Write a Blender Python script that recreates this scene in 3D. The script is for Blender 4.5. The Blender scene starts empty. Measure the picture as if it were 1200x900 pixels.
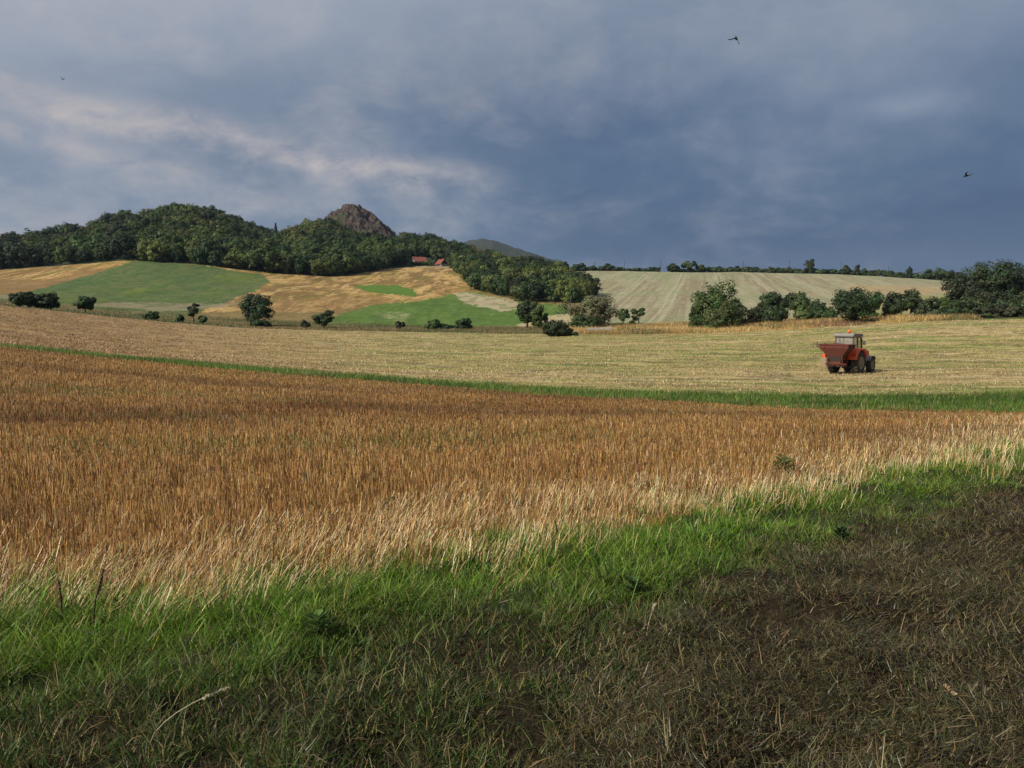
import bpy, bmesh, math, random
import numpy as np
from mathutils import Vector, Matrix

random.seed(7)
RNG = np.random.default_rng(11)
SC = bpy.context.scene
COL = SC.collection

# ------------------------------------------------------------------ camera model (photo is 1200 x 900)
FPX = 930.0
PITCH = math.atan(80.0 / FPX)
CP, SP = math.cos(PITCH), math.sin(PITCH)
EYE = 1.6


def h_of(py, Y):
    """height over the eye of a point at forward distance Y seen on photo row py"""
    q = (450.0 - np.asarray(py, float)) / FPX
    return np.asarray(Y, float) * (q * CP - SP) / (CP + q * SP)


def project(X, Y, Z):
    h = Z - EYE
    d = np.maximum(Y * CP - h * SP, 0.3)
    return 600 + FPX * X / d, 450 - FPX * (Y * SP + h * CP) / d


def x_of(px, Y, Z):
    return (px - 600.0) / FPX * (Y * CP - (Z - EYE) * SP)


# ------------------------------------------------------------------ numpy noise
def _hash(ix, iy, seed):
    n = (ix.astype(np.int64) * 374761393 + iy.astype(np.int64) * 668265263 + seed * 974634777) & 0xFFFFFFFF
    n = ((n ^ (n >> 13)) * 1274126177) & 0xFFFFFFFF
    n = (n ^ (n >> 16)) & 0xFFFFFFFF
    return n.astype(np.float64) / 4294967295.0


def vnoise(x, y, seed=0):
    ix, iy = np.floor(x), np.floor(y)
    fx, fy = x - ix, y - iy
    fx, fy = fx * fx * (3 - 2 * fx), fy * fy * (3 - 2 * fy)
    a, b = _hash(ix, iy, seed), _hash(ix + 1, iy, seed)
    c, d = _hash(ix, iy + 1, seed), _hash(ix + 1, iy + 1, seed)
    return (a + (b - a) * fx) * (1 - fy) + (c + (d - c) * fx) * fy


def fbm(x, y, seed=0, octaves=4, gain=0.55):
    x, y = np.asarray(x, float), np.asarray(y, float)
    s, amp, tot = 0.0, 1.0, 0.0
    for k in range(octaves):
        s = s + amp * vnoise(x, y, seed + 17 * k)
        tot += amp
        amp *= gain
        x, y = x * 2.03 + 13.7, y * 2.03 + 7.1
    return s / tot


def sstep(a, b, x):
    t = np.clip((x - a) / (b - a), 0, 1)
    return t * t * (3 - 2 * t)


# ------------------------------------------------------------------ terrain: ranges of (distance, photo row) along each bearing
CX = np.linspace(-700, 1900, 521)


def rng_curve(knots, smooth=7):
    """knots {column: (Y, row)} -> Y(column), z(column) on CX, smoothed"""
    k = sorted(knots)
    Yv = np.interp(CX, k, [knots[i][0] for i in k])
    pv = np.interp(CX, k, [knots[i][1] for i in k])
    zv = EYE + h_of(pv, Yv)
    if smooth:
        g = np.exp(-0.5 * (np.arange(-3 * smooth, 3 * smooth + 1) / smooth) ** 2)
        g /= g.sum()
        pad = 3 * smooth
        Yv = np.convolve(np.pad(Yv, pad, mode='edge'), g, mode='valid')
        zv = np.convolve(np.pad(zv, pad, mode='edge'), g, mode='valid')
    return Yv, zv


def flat_curve(Y, knots):
    k = sorted(knots)
    zv = np.interp(CX, k, [knots[i] for i in k])
    return np.full_like(CX, Y), zv


C = []
C.append(flat_curve(-400.0, {0: 0.0}))
C.append(flat_curve(6.0, {0: 0.0}))
C.append(flat_curve(12.0, {0: -0.18, 600: -0.28, 1200: -0.22}))
C.append(flat_curve(20.0, {-200: -0.3, 0: -0.38, 300: -0.6, 600: -0.9, 1200: -1.0}))
C.append(rng_curve({-300: (50, 385), 0: (46, 408), 100: (44, 418), 200: (42, 428), 300: (40, 437), 400: (38, 445), 500: (36, 453),
                    600: (34.5, 461.5), 700: (33.5, 468), 800: (33, 473), 900: (32.7, 478), 1000: (32.5, 481.5), 1100: (32.5, 483), 1200: (32.5, 484)}, 4))
C.append(rng_curve({-300: (53, 381), 0: (48.5, 405), 200: (45, 424), 400: (42, 440), 600: (40, 454), 700: (39, 459), 800: (39, 461),
                    900: (39.5, 463), 1000: (40, 464), 1100: (40, 463.5), 1200: (40, 461)}, 4))
C.append(rng_curve({-300: (60, 376), 0: (60, 395), 100: (60, 405), 200: (60, 413.5), 300: (60, 420), 400: (60, 425), 500: (60, 428), 600: (60, 430),
                    700: (60, 431), 800: (60, 432), 900: (60, 432), 1000: (60, 431.5), 1100: (60, 430), 1200: (60, 428)}, 6))
C.append(rng_curve({-300: (110, 335), 0: (115, 358), 100: (135, 368), 200: (155, 378), 300: (165, 385), 400: (170, 388), 500: (170, 389.5),
                    600: (165, 391), 700: (150, 392.5), 800: (140, 391.5), 900: (135, 388), 1000: (130, 381), 1100: (130, 375.5), 1200: (130, 373)}, 4))
C.append(rng_curve({-300: (145, 340), 0: (150, 361), 100: (165, 369.5), 200: (180, 379), 300: (190, 384.5), 400: (195, 386), 500: (195, 386.5),
                    600: (190, 386.5), 700: (180, 386), 800: (170, 386), 900: (160, 383), 1000: (155, 376.5), 1100: (155, 372), 1200: (155, 369)}, 4))
C.append(rng_curve({-300: (205, 340), 0: (210, 352), 100: (215, 362), 200: (225, 371), 300: (230, 377), 400: (235, 380), 500: (235, 383),
                    600: (230, 384), 700: (215, 381), 800: (210, 378.5), 900: (205, 376), 1000: (195, 371), 1100: (190, 366), 1200: (190, 362)}, 5))
C.append(rng_curve({-300: (330, 336), 0: (330, 335), 100: (330, 335), 200: (330, 338), 300: (330, 345), 400: (330, 350), 500: (330, 353),
                    600: (310, 361), 700: (325, 353), 800: (330, 350), 900: (330, 348), 1000: (330, 346), 1100: (330, 347), 1200: (330, 351)}, 6))
C.append(rng_curve({-300: (430, 322), 0: (430, 317), 100: (425, 308), 165: (422, 304), 200: (425, 307), 300: (430, 318), 400: (440, 325), 450: (500, 315),
                    500: (545, 311), 550: (545, 312), 600: (560, 319), 650: (590, 318), 700: (600, 318), 800: (600, 319), 900: (600, 319.5),
                    1000: (580, 322.5), 1100: (540, 329), 1150: (520, 334), 1200: (500, 340)}, 4))
RIDGE = {-300: (540, 312), 0: (560, 301), 100: (640, 284), 150: (690, 272), 200: (740, 260), 225: (750, 256), 260: (750, 265), 300: (740, 284),
         325: (740, 292), 345: (780, 284), 362: (810, 274), 378: (830, 267), 388: (845, 269), 400: (850, 273), 425: (850, 276), 450: (850, 282), 465: (830, 288), 500: (800, 289),
         530: (770, 295), 560: (720, 304), 600: (690, 313), 650: (640, 318.3), 700: (632, 318.4), 800: (632, 319.4), 900: (632, 320),
         1000: (612, 323.3), 1100: (572, 330), 1150: (552, 335), 1200: (532, 342)}
C.append(rng_curve(RIDGE, 3))
y12, z12 = C[-1]
C.append((y12 + 260, 8 + (z12 - 8) * 0.55))
C.append((np.full_like(CX, 1900.0), np.full_like(CX, 4.0)))
C.append((np.full_like(CX, 16000.0), np.full_like(CX, 0.0)))
KY = np.array([c[0] for c in C])
KZ = np.array([c[1] for c in C])
NEAR, MIDC, SB, SU, TRC, MOWN, DIP, HB, HM, HT, RD = 1, 3, 4, 5, 6, 7, 8, 9, 10, 11, 12
# monotone slopes
_dY = np.diff(KY, axis=0)
_dl = np.diff(KZ, axis=0) / _dY
KM = np.zeros_like(KZ)
for i in range(1, len(KY) - 1):
    a, b = _dl[i - 1], _dl[i]
    w1, w2 = 2 * _dY[i] + _dY[i - 1], _dY[i] + 2 * _dY[i - 1]
    with np.errstate(divide='ignore', invalid='ignore'):
        hm = (w1 + w2) / (w1 / a + w2 / b)
    KM[i] = np.where(a * b > 0, hm, 0.0)


def col_of(X, Y):
    return np.clip(600 + FPX * X / np.maximum(Y, 9.0), -699, 1899)


def curve_Y(k, c):
    return np.interp(c, CX, KY[k])


def terrain(X, Y, detail=True):
    X, Y = np.atleast_1d(np.asarray(X, float)), np.atleast_1d(np.asarray(Y, float))
    shp = X.shape
    X, Y = X.ravel(), Y.ravel()
    out = np.zeros(len(X))
    for s in range(0, len(X), 300000):
        x, y = X[s:s + 300000], Y[s:s + 300000]
        c = col_of(x, y)
        g = (c - CX[0]) / (CX[1] - CX[0])
        i0 = np.clip(np.floor(g).astype(int), 0, len(CX) - 2)
        f = g - i0
        ky = KY[:, i0] * (1 - f) + KY[:, i0 + 1] * f
        kz = KZ[:, i0] * (1 - f) + KZ[:, i0 + 1] * f
        km = KM[:, i0] * (1 - f) + KM[:, i0 + 1] * f
        z = np.where(y >= ky[-1], kz[-1], kz[0])
        for k in range(len(C) - 1):
            m = (y >= ky[k]) & (y < ky[k + 1])
            if not m.any():
                continue
            h = ky[k + 1, m] - ky[k, m]
            t = (y[m] - ky[k, m]) / h
            t2, t3 = t * t, t * t * t
            z[m] = (2 * t3 - 3 * t2 + 1) * kz[k, m] + (t3 - 2 * t2 + t) * h * km[k, m] + (-2 * t3 + 3 * t2) * kz[k + 1, m] + (t3 - t2) * h * km[k + 1, m]
        if detail:
            near = 1 - sstep(30, 60, y)
            z = z + near * ((fbm(x * 1.1, y * 1.1, 3, 3) - 0.5) * 0.16 + (fbm(x * 2.6, y * 2.6, 5, 3) - 0.5) * 0.17 * (1 - sstep(7, 14, y)))
            mid = sstep(30, 60, y) * (1 - sstep(250, 400, y))
            z = z + mid * ((fbm(x * 0.25, y * 0.25, 8, 3) - 0.5) * 0.3)
            far = sstep(180, 300, y)
            z = z + far * ((fbm(x * 0.03, y * 0.03, 9, 3) - 0.5) * 1.6)
        out[s:s + 300000] = z
    return out.reshape(shp)


_YS = np.concatenate([np.arange(2, 60, 0.05), np.arange(60, 300, 0.2), np.arange(300, 1000, 0.5)])


def ground_at(px, py, ymin=2.0):
    """the ground point seen at a photo position"""
    hr = h_of(py, _YS)
    Xr = x_of(px, _YS, EYE + hr)
    tz = terrain(Xr, _YS)
    hit = np.nonzero((EYE + hr <= tz) & (_YS >= ymin))[0]
    i = hit[0] if len(hit) else len(_YS) - 1
    return float(Xr[i]), float(_YS[i]), float(tz[i])


def ground_depth(px, Y):
    """the ground point on photo column px at forward distance Y"""
    z = 0.0
    for _ in range(4):
        X = x_of(px, Y, z)
        z = float(terrain([X], [Y])[0])
    return float(X), float(Y), z


# ------------------------------------------------------------------ mesh helpers
def tag(o, label=None, cat=None, group=None, kind=None):
    if label: o['label'] = label
    if cat: o['category'] = cat
    if group: o['group'] = group
    if kind: o['kind'] = kind
    return o


def link(name, me, parent=None):
    o = bpy.data.objects.new(name, me)
    COL.objects.link(o)
    if parent is not None:
        o.parent = parent
    return o


def empty(name, loc, rz=0.0):
    o = bpy.data.objects.new(name, None)
    COL.objects.link(o)
    o.location = loc
    o.rotation_euler = (0, 0, rz)
    o.empty_display_size = 0.3
    return o


def quads_mesh(name, V, Fq, mat, cols=None, smooth=False, attr_dom='POINT'):
    V = np.ascontiguousarray(V, dtype=np.float32).reshape(-1, 3)
    Fq = np.ascontiguousarray(Fq, dtype=np.int32).reshape(-1, 4)
    me = bpy.data.meshes.new(name)
    me.vertices.add(len(V))
    me.vertices.foreach_set('co', V.ravel())
    me.loops.add(len(Fq) * 4)
    me.loops.foreach_set('vertex_index', Fq.ravel())
    me.polygons.add(len(Fq))
    me.polygons.foreach_set('loop_start', np.arange(0, len(Fq) * 4, 4, dtype=np.int32))
    if smooth:
        me.polygons.foreach_set('use_smooth', np.ones(len(Fq), dtype=bool))
    me.update(calc_edges=True)
    if cols is not None:
        a = me.attributes.new('col', 'FLOAT_COLOR', attr_dom)
        rgba = np.ones((len(cols), 4), dtype=np.float32)
        rgba[:, :3] = np.clip(cols, 0, 1)
        a.data.foreach_set('color', rgba.ravel())
    for m in (mat if isinstance(mat, (list, tuple)) else [mat]):
        me.materials.append(m)
    return me


def blades(base, h, w, lean_az, lean, curve, K, yaw, cols, tip=0.15, tipcol=None):
    """n grass blades or straws as ribbons of K quads; every argument an array over the blades"""
    n = len(base)
    V = np.zeros((n, K + 1, 2, 3), dtype=np.float32)
    p = np.array(base, dtype=np.float64)
    d = np.stack([np.cos(lean_az), np.sin(lean_az)], 1)
    wv = np.stack([np.cos(yaw), np.sin(yaw), np.zeros(n)], 1)
    seg = h / K
    for k in range(K + 1):
        t = k / K
        ww = (w * (1 - (1 - tip) * t ** 1.6) * 0.5)[:, None] * wv
        V[:, k, 0] = p - ww
        V[:, k, 1] = p + ww
        ang = lean + curve * (t + 0.5 / K)
        p = p + np.concatenate([d * (np.sin(ang) * seg)[:, None], (np.cos(ang) * seg)[:, None]], 1)
    idx = np.arange(n)[:, None] * (2 * (K + 1)) + np.arange(K)[None, :] * 2
    Fq = np.stack([idx, idx + 1, idx + 3, idx + 2], 2)
    cc = np.repeat(cols[:, None, :], (K + 1) * 2, axis=1)
    if tipcol is not None:
        t = np.repeat(np.linspace(0, 1, K + 1), 2)[None, :, None] ** 1.5
        cc = cc * (1 - t) + np.repeat(tipcol[:, None, :], (K + 1) * 2, axis=1) * t
    return V.reshape(-1, 3), Fq.reshape(-1, 4), cc.reshape(-1, 3)


def merge(parts):
    Vs, Fs, Cs, off = [], [], [], 0
    for V, Fq, c in parts:
        Vs.append(V); Fs.append(Fq + off); Cs.append(c)
        off += len(V)
    return np.concatenate(Vs), np.concatenate(Fs), np.concatenate(Cs)


class Mb:
    """collects shapes and links them as one mesh object"""
    def __init__(self):
        self.bm = bmesh.new()

    def poly(self, pts):
        return self.bm.faces.new([self.bm.verts.new(p) for p in pts])

    def box(self, c, s, rot=None, taper=None):
        vs = []
        for dz in (-1, 1):
            for dx, dy in ((-1, -1), (1, -1), (1, 1), (-1, 1)):
                k = 1.0 if (taper is None or dz < 0) else taper
                v = Vector((dx * s[0] / 2 * k, dy * s[1] / 2 * k, dz * s[2] / 2))
                if rot is not None:
                    v = rot @ v
                vs.append(self.bm.verts.new(v + Vector(c)))
        for f in ((3, 2, 1, 0), (4, 5, 6, 7), (0, 1, 5, 4), (1, 2, 6, 5), (2, 3, 7, 6), (3, 0, 4, 7)):
            self.bm.faces.new([vs[i] for i in f])
        return self

    def prism(self, pts, y0, y1):
        """outline in x,z extruded along y"""
        a = [self.bm.verts.new((x, y0, z)) for x, z in pts]
        b = [self.bm.verts.new((x, y1, z)) for x, z in pts]
        self.bm.faces.new(a); self.bm.faces.new(b[::-1])
        n = len(pts)
        for i in range(n):
            self.bm.faces.new((a[i], b[i], b[(i + 1) % n], a[(i + 1) % n]))
        return self

    def tube(self, pts, radii, n=6, caps=True):
        rings = []
        pts = [Vector(p) for p in pts]
        for i, p in enumerate(pts):
            d = (pts[min(i + 1, len(pts) - 1)] - pts[max(i - 1, 0)]).normalized()
            a = d.orthogonal().normalized()
            b = d.cross(a)
            rings.append([self.bm.verts.new(p + (a * math.cos(2 * math.pi * k / n) + b * math.sin(2 * math.pi * k / n)) * radii[i]) for k in range(n)])
        for i in range(len(rings) - 1):
            # match ring starts to keep the tube untwisted
            r0, r1 = rings[i], rings[i + 1]
            best = min(range(n), key=lambda s: (r0[0].co - r1[s].co).length)
            rings[i + 1] = r1 = r1[best:] + r1[:best]
            for k in range(n):
                self.bm.faces.new((r0[k], r0[(k + 1) % n], r1[(k + 1) % n], r1[k]))
        if caps:
            self.bm.faces.new(rings[0][::-1]); self.bm.faces.new(rings[-1])
        return self

    def lathe(self, c, prof, n=28, axis='y', caps=True):
        """profile of (offset along axis, radius)"""
        rings = []
        for o, r in prof:
            ring = []
            for k in range(n):
                a = 2 * math.pi * k / n
                if axis == 'y':
                    p = (c[0] + math.cos(a) * r, c[1] + o, c[2] + math.sin(a) * r)
                else:
                    p = (c[0] + math.cos(a) * r, c[1] + math.sin(a) * r, c[2] + o)
                ring.append(self.bm.verts.new(p))
            rings.append(ring)
        for i in range(len(rings) - 1):
            for k in range(n):
                self.bm.faces.new((rings[i][k], rings[i][(k + 1) % n], rings[i + 1][(k + 1) % n], rings[i + 1][k]))
        if caps:
            self.bm.faces.new(rings[0][::-1]); self.bm.faces.new(rings[-1])
        return self

    def build(self, name, mat, parent=None, smooth=False, bevel=0.0):
        bmesh.ops.recalc_face_normals(self.bm, faces=self.bm.faces[:])
        me = bpy.data.meshes.new(name)
        self.bm.to_mesh(me)
        self.bm.free()
        if smooth:
            for p in me.polygons:
                p.use_smooth = True
        me.materials.append(mat)
        o = link(name, me, parent)
        if bevel:
            b = o.modifiers.new('edge', 'BEVEL')
            b.width = bevel; b.segments = 2; b.limit_method = 'ANGLE'
        return o


# ------------------------------------------------------------------ materials
def new_mat(name):
    m = bpy.data.materials.new(name)
    m.use_nodes = True
    nt = m.node_tree
    nt.nodes.clear()
    return m, nt


def nd(nt, kind, **kw):
    n = nt.nodes.new(kind)
    for k, v in kw.items():
        if k.startswith('i_'):
            key = k[2:]
            n.inputs[int(key) if key.isdigit() else key.replace('_', ' ')].default_value = v
        else:
            setattr(n, k, v)
    return n


def mth(nt, op, a, b=None, c=None, clamp=False):
    n = nt.nodes.new('ShaderNodeMath')
    n.operation = op
    n.use_clamp = clamp
    for i, v in enumerate((a, b, c)):
        if v is None:
            continue
        if isinstance(v, (int, float)):
            n.inputs[i].default_value = v
        else:
            nt.links.new(v, n.inputs[i])
    return n.outputs[0]


def mixc(nt, fac, a, b, blend='MIX'):
    n = nt.nodes.new('ShaderNodeMix')
    n.data_type = 'RGBA'
    n.blend_type = blend
    n.clamp_factor = True
    for s, v in ((n.inputs[0], fac), (n.inputs[6], a), (n.inputs[7], b)):
        if isinstance(v, (int, float)):
            s.default_value = v
        elif isinstance(v, tuple):
            s.default_value = v if len(v) == 4 else (*v, 1)
        else:
            nt.links.new(v, s)
    return n.outputs[2]


def ramp(nt, fac, stops):
    n = nt.nodes.new('ShaderNodeValToRGB')
    el = n.color_ramp.elements
    while len(el) > 1:
        el.remove(el[-1])
    for i, (p, c) in enumerate(stops):
        e = el[0] if i == 0 else el.new(p)
        e.position = p
        e.color = (*c, 1) if len(c) == 3 else c
    nt.links.new(fac, n.inputs[0])
    return n.outputs[0]


def finish(nt, bsdf):
    out = nt.nodes.new('ShaderNodeOutputMaterial')
    nt.links.new(bsdf, out.inputs['Surface'])


def leaf_mat(name, trans=0.3, rough=0.6, vary=0.25, spec=0.25):
    m, nt = new_mat(name)
    at = nd(nt, 'ShaderNodeAttribute', attribute_name='col')
    c = at.outputs['Color']
    if vary:
        oi = nd(nt, 'ShaderNodeObjectInfo')
        k = mth(nt, 'MULTIPLY_ADD', oi.outputs['Random'], vary * 2, 1 - vary)
        hs = nd(nt, 'ShaderNodeHueSaturation')
        r2 = mth(nt, 'FRACT', mth(nt, 'MULTIPLY', oi.outputs['Random'], 7.31))
        nt.links.new(mth(nt, 'MULTIPLY_ADD', r2, 0.05, 0.472), hs.inputs['Hue'])
        nt.links.new(k, hs.inputs['Value'])
        nt.links.new(c, hs.inputs['Color'])
        c = hs.outputs['Color']
    p = nd(nt, 'ShaderNodeBsdfPrincipled', i_Roughness=rough)
    p.inputs['Specular IOR Level'].default_value = spec
    nt.links.new(c, p.inputs['Base Color'])
    t = nd(nt, 'ShaderNodeBsdfTranslucent')
    nt.links.new(c, t.inputs['Color'])
    mx = nd(nt, 'ShaderNodeMixShader', i_0=trans)
    nt.links.new(p.outputs[0], mx.inputs[1])
    nt.links.new(t.outputs[0], mx.inputs[2])
    finish(nt, mx.outputs[0])
    return m


def plain(name, color, rough=0.6, metal=0.0, dirt=None, dirt_amt=0.5, scale=3.0, spec=0.4, bump=0.0):
    m, nt = new_mat(name)
    p = nd(nt, 'ShaderNodeBsdfPrincipled', i_Roughness=rough, i_Metallic=metal)
    p.inputs['Specular IOR Level'].default_value = spec
    tc = nd(nt, 'ShaderNodeTexCoord')
    nz = nd(nt, 'ShaderNodeTexNoise', i_Scale=scale, i_Detail=6.0, i_Roughness=0.65)
    nt.links.new(tc.outputs['Object'], nz.inputs['Vector'])
    d = dirt if dirt else tuple(v * 0.6 for v in color)
    f = ramp(nt, nz.outputs[0], [(0.38, (0, 0, 0)), (0.72, (1, 1, 1))])
    nt.links.new(mixc(nt, mth(nt, 'MULTIPLY', f, dirt_amt), color, d), p.inputs['Base Color'])
    if bump:
        b = nd(nt, 'ShaderNodeBump', i_Strength=bump, i_Distance=0.1)
        nt.links.new(nz.outputs[0], b.inputs['Height'])
        nt.links.new(b.outputs[0], p.inputs['Normal'])
    finish(nt, p.outputs[0])
    return m


def ground_mat():
    m, nt = new_mat('ground_soil_and_crops')
    at = nd(nt, 'ShaderNodeAttribute', attribute_name='col')
    geo = nd(nt, 'ShaderNodeNewGeometry')
    n1 = nd(nt, 'ShaderNodeTexNoise', i_Scale=5.0, i_Detail=5.0, i_Roughness=0.7)
    n2 = nd(nt, 'ShaderNodeTexNoise', i_Scale=0.9, i_Detail=4.0, i_Roughness=0.6)
    for n in (n1, n2):
        nt.links.new(geo.outputs['Position'], n.inputs['Vector'])
    n3 = nd(nt, 'ShaderNodeTexNoise', i_Scale=0.22, i_Detail=5.0, i_Roughness=0.75)
    nt.links.new(geo.outputs['Position'], n3.inputs['Vector'])
    k = mth(nt, 'MULTIPLY', mth(nt, 'MULTIPLY_ADD', n1.outputs[0], 1.5, 0.25), mth(nt, 'MULTIPLY_ADD', n2.outputs[0], 0.9, 0.55))
    k = mth(nt, 'MULTIPLY', k, mth(nt, 'MULTIPLY_ADD', n3.outputs[0], 1.1, 0.45))
    cc = nd(nt, 'ShaderNodeCombineColor')
    for i in range(3):
        nt.links.new(k, cc.inputs[i])
    p = nd(nt, 'ShaderNodeBsdfPrincipled', i_Roughness=0.95)
    p.inputs['Specular IOR Level'].default_value = 0.1
    nt.links.new(mixc(nt, 1.0, at.outputs['Color'], cc.outputs[0], 'MULTIPLY'), p.inputs['Base Color'])
    b = nd(nt, 'ShaderNodeBump', i_Strength=0.7, i_Distance=0.12)
    nt.links.new(n1.outputs[0], b.inputs['Height'])
    nt.links.new(b.outputs[0], p.inputs['Normal'])
    finish(nt, p.outputs[0])
    return m


M_GROUND = ground_mat()
M_LEAF = leaf_mat('tree_leaves', 0.25, 0.6, 0.22)
M_FOREST = leaf_mat('forest_leaves', 0.25, 0.65, 0.0)
M_GRASS = leaf_mat('green_grass', 0.35, 0.5, 0.0, 0.3)
M_STRAW = leaf_mat('straw', 0.2, 0.45, 0.0, 0.5)
M_BARK = plain('bark', (0.06, 0.045, 0.032), 0.9, dirt=(0.11, 0.09, 0.07), scale=4, bump=0.5)
M_POLE = plain('weathered_wood', (0.07, 0.06, 0.05), 0.85)

# ------------------------------------------------------------------ where the fields meet (photo positions of their borders on the ground)
def line(pts):
    k = np.array(pts, float)
    return lambda px: np.interp(px, k[:, 0], k[:, 1])


B_GRASS_TOP = line([(-400, 740), (0, 712), (120, 700), (200, 692), (400, 676), (500, 662), (600, 640), (750, 604), (900, 572), (1050, 543), (1200, 519), (1500, 480)])
B_STRAW_TOP = line([(-400, 662), (0, 658), (200, 650), (300, 638), (420, 620), (520, 598), (640, 582), (800, 566), (900, 548), (1050, 520), (1200, 494), (1500, 470)])
B_HAY_TOP = line([(-400, 815), (0, 790), (200, 776), (400, 758), (560, 738), (700, 708), (850, 662), (1000, 618), (1200, 554), (1500, 500)])
B_BROWN = line([(-400, 1500), (0, 1350), (300, 1180), (560, 980), (700, 810), (850, 700), (1000, 634), (1200, 562), (1500, 505)])


def inside(px, py, poly):
    r = np.zeros(px.shape, bool)
    n = len(poly)
    for i in range(n):
        x0, y0 = poly[i]
        x1, y1 = poly[(i + 1) % n]
        if y0 == y1:
            continue
        c = ((y0 > py) != (y1 > py)) & (px < (x1 - x0) * (py - y0) / (y1 - y0) + x0)
        r ^= c
    return r


# ------------------------------------------------------------------ the ground sheet
def build_ground():
    cs = np.concatenate([-np.geomspace(2.6, 1.0, 30), np.linspace(-0.99, 0.99, 1560), np.geomspace(1.0, 2.6, 30)])
    ys = np.concatenate([-np.geomspace(150, 1, 40), np.linspace(-0.6, 3, 20), np.geomspace(3.04, 34, 230), np.geomspace(34.2, 60, 110), np.geomspace(60.5, 180, 150),
                         np.geomspace(181, 640, 260), np.geomspace(643, 900, 50), np.geomspace(915, 6400, 36)])
    U, Yg = np.meshgrid(cs, ys)
    X = U * np.sqrt(np.maximum(Yg, 0) ** 2 + 400.0) + 0 * Yg
    Y = Yg
    Z = terrain(X, Y)
    R, M = X.shape
    x, y, z = X.ravel(), Y.ravel(), Z.ravel()
    c = col_of(x, y)
    px, py = project(x, np.maximum(y, 0.5), z)
    Yk = [curve_Y(k, c) for k in range(len(C))]
    N = len(x)
    col = np.zeros((N, 3))

    def put(mask, color, amt=1.0):
        a = (np.asarray(mask, float) * amt)[:, None]
        col[:] = col * (1 - a) + np.asarray(color) * a

    # foreground
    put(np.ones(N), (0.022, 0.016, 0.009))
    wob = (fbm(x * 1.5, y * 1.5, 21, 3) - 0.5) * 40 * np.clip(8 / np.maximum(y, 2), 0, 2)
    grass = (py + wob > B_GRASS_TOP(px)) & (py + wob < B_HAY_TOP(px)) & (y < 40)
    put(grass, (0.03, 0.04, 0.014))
    stub = (py + wob <= B_GRASS_TOP(px)) & (y > 3) & (y < Yk[SB])
    n = fbm(x * 0.5, y * 0.5, 22, 4)
    put(stub, (0.20, 0.105, 0.036))
    put(stub * sstep(0.45, 0.7, n), (0.14, 0.075, 0.035))
    put(stub * sstep(0.56, 0.68, fbm(x * 0.18, y * 0.45, 23, 4)), (0.12, 0.115, 0.035), 0.5)
    # field-edge strip and the mown field
    strip = (y >= Yk[SB]) & (y < Yk[SU])
    mown = (y >= Yk[SU]) & (y < Yk[MOWN])
    # rows run along the far edge: noise stretched along x
    xr, yr = x + 0.15 * y, y + 0.10 * x
    s1 = fbm(xr * 0.05, yr * 0.5, 31, 4)
    s2 = fbm(xr * 0.35, yr * 1.8, 32, 4)
    s3 = fbm(xr * 0.03, yr * 0.14, 33, 4)
    put(mown, (0.40, 0.30, 0.135))
    put(mown * sstep(0.42, 0.6, s1), (0.36, 0.29, 0.105), 0.55)
    put(mown * sstep(0.5, 0.68, s2), (0.46, 0.37, 0.21), 0.75)
    put(mown * sstep(0.45, 0.62, s3) * sstep(250, 600, c), (0.22, 0.225, 0.06), 0.5)
    put(mown * sstep(0.56, 0.66, fbm(xr * 0.06, yr * 0.9, 36, 4)) * sstep(150, 500, c), (0.13, 0.20, 0.035), 0.8)
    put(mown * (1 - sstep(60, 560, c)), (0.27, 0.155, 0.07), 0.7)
    put(mown * sstep(0.58, 0.66, fbm(xr * 0.5, yr * 1.2, 37, 3)), (0.12, 0.085, 0.05), 0.6)
    put(mown * (1 - sstep(0, 7, y - Yk[SU])) * sstep(400, 750, c) * sstep(.4, .55, s1), (0.14, 0.20, 0.04), 0.7)
    put(strip, (0.09, 0.165, 0.022))
    put(strip * sstep(0.45, 0.65, fbm(x * 0.3, y * 1.0, 34, 4)), (0.045, 0.085, 0.02))
    # verge beyond the mown field
    verge = (y >= Yk[MOWN]) & (y < Yk[HB])
    v1 = fbm(x * 0.06, y * 0.12, 41, 4)
    put(verge, (0.11, 0.105, 0.035))
    put(verge * sstep(0.45, 0.6, v1), (0.17, 0.125, 0.05))
    put(verge * (c > 655) * sstep(640, 690, c) * (1 - sstep(1090, 1125, c)), (0.38, 0.25, 0.085))
    put(verge * sstep(640, 690, c) * sstep(0.5, 0.62, v1) * (1 - sstep(1090, 1125, c)), (0.24, 0.185, 0.06))
    put(verge * sstep(1090, 1125, c), (0.06, 0.07, 0.025))
    # hillside fields
    hill = (y >= Yk[HB]) & (y < Yk[HT])
    wx = px + (fbm(x * 0.08, y * 0.05, 51, 5, 0.7) - 0.5) * 13
    wy = py + (fbm(x * 0.08 + 50, y * 0.05, 52, 5, 0.7) - 0.5) * 4.5 + (vnoise(x * 1.3, y * 0.7, 50) - 0.5) * 2.2
    h1 = fbm(x * 0.05, y * 0.03, 53, 5)
    h2 = fbm(x * 0.035, y * 0.012, 54, 4)
    h3 = fbm(x * 0.30, y * 0.14, 57, 3)
    gold = (0.38, 0.235, 0.075)
    rust = (0.21, 0.125, 0.05)
    g1 = fbm(x * 0.045, y * 0.022, 54, 6, 0.68)
    g2 = fbm(x * 0.16, y * 0.05, 58, 5, 0.66)
    g3 = fbm(x * 0.10, y * 0.03, 59, 5, 0.66)
    g4 = fbm(x * 0.7, y * 0.22, 60, 3, 0.7)
    put(hill, gold)
    put(hill * sstep(0.38, 0.58, g1), rust, 0.9)
    put(hill * sstep(0.46, 0.62, g2), (0.19, 0.165, 0.04), 0.75)
    put(hill * sstep(0.54, 0.66, g3), (0.50, 0.33, 0.125), 0.85)
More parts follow.
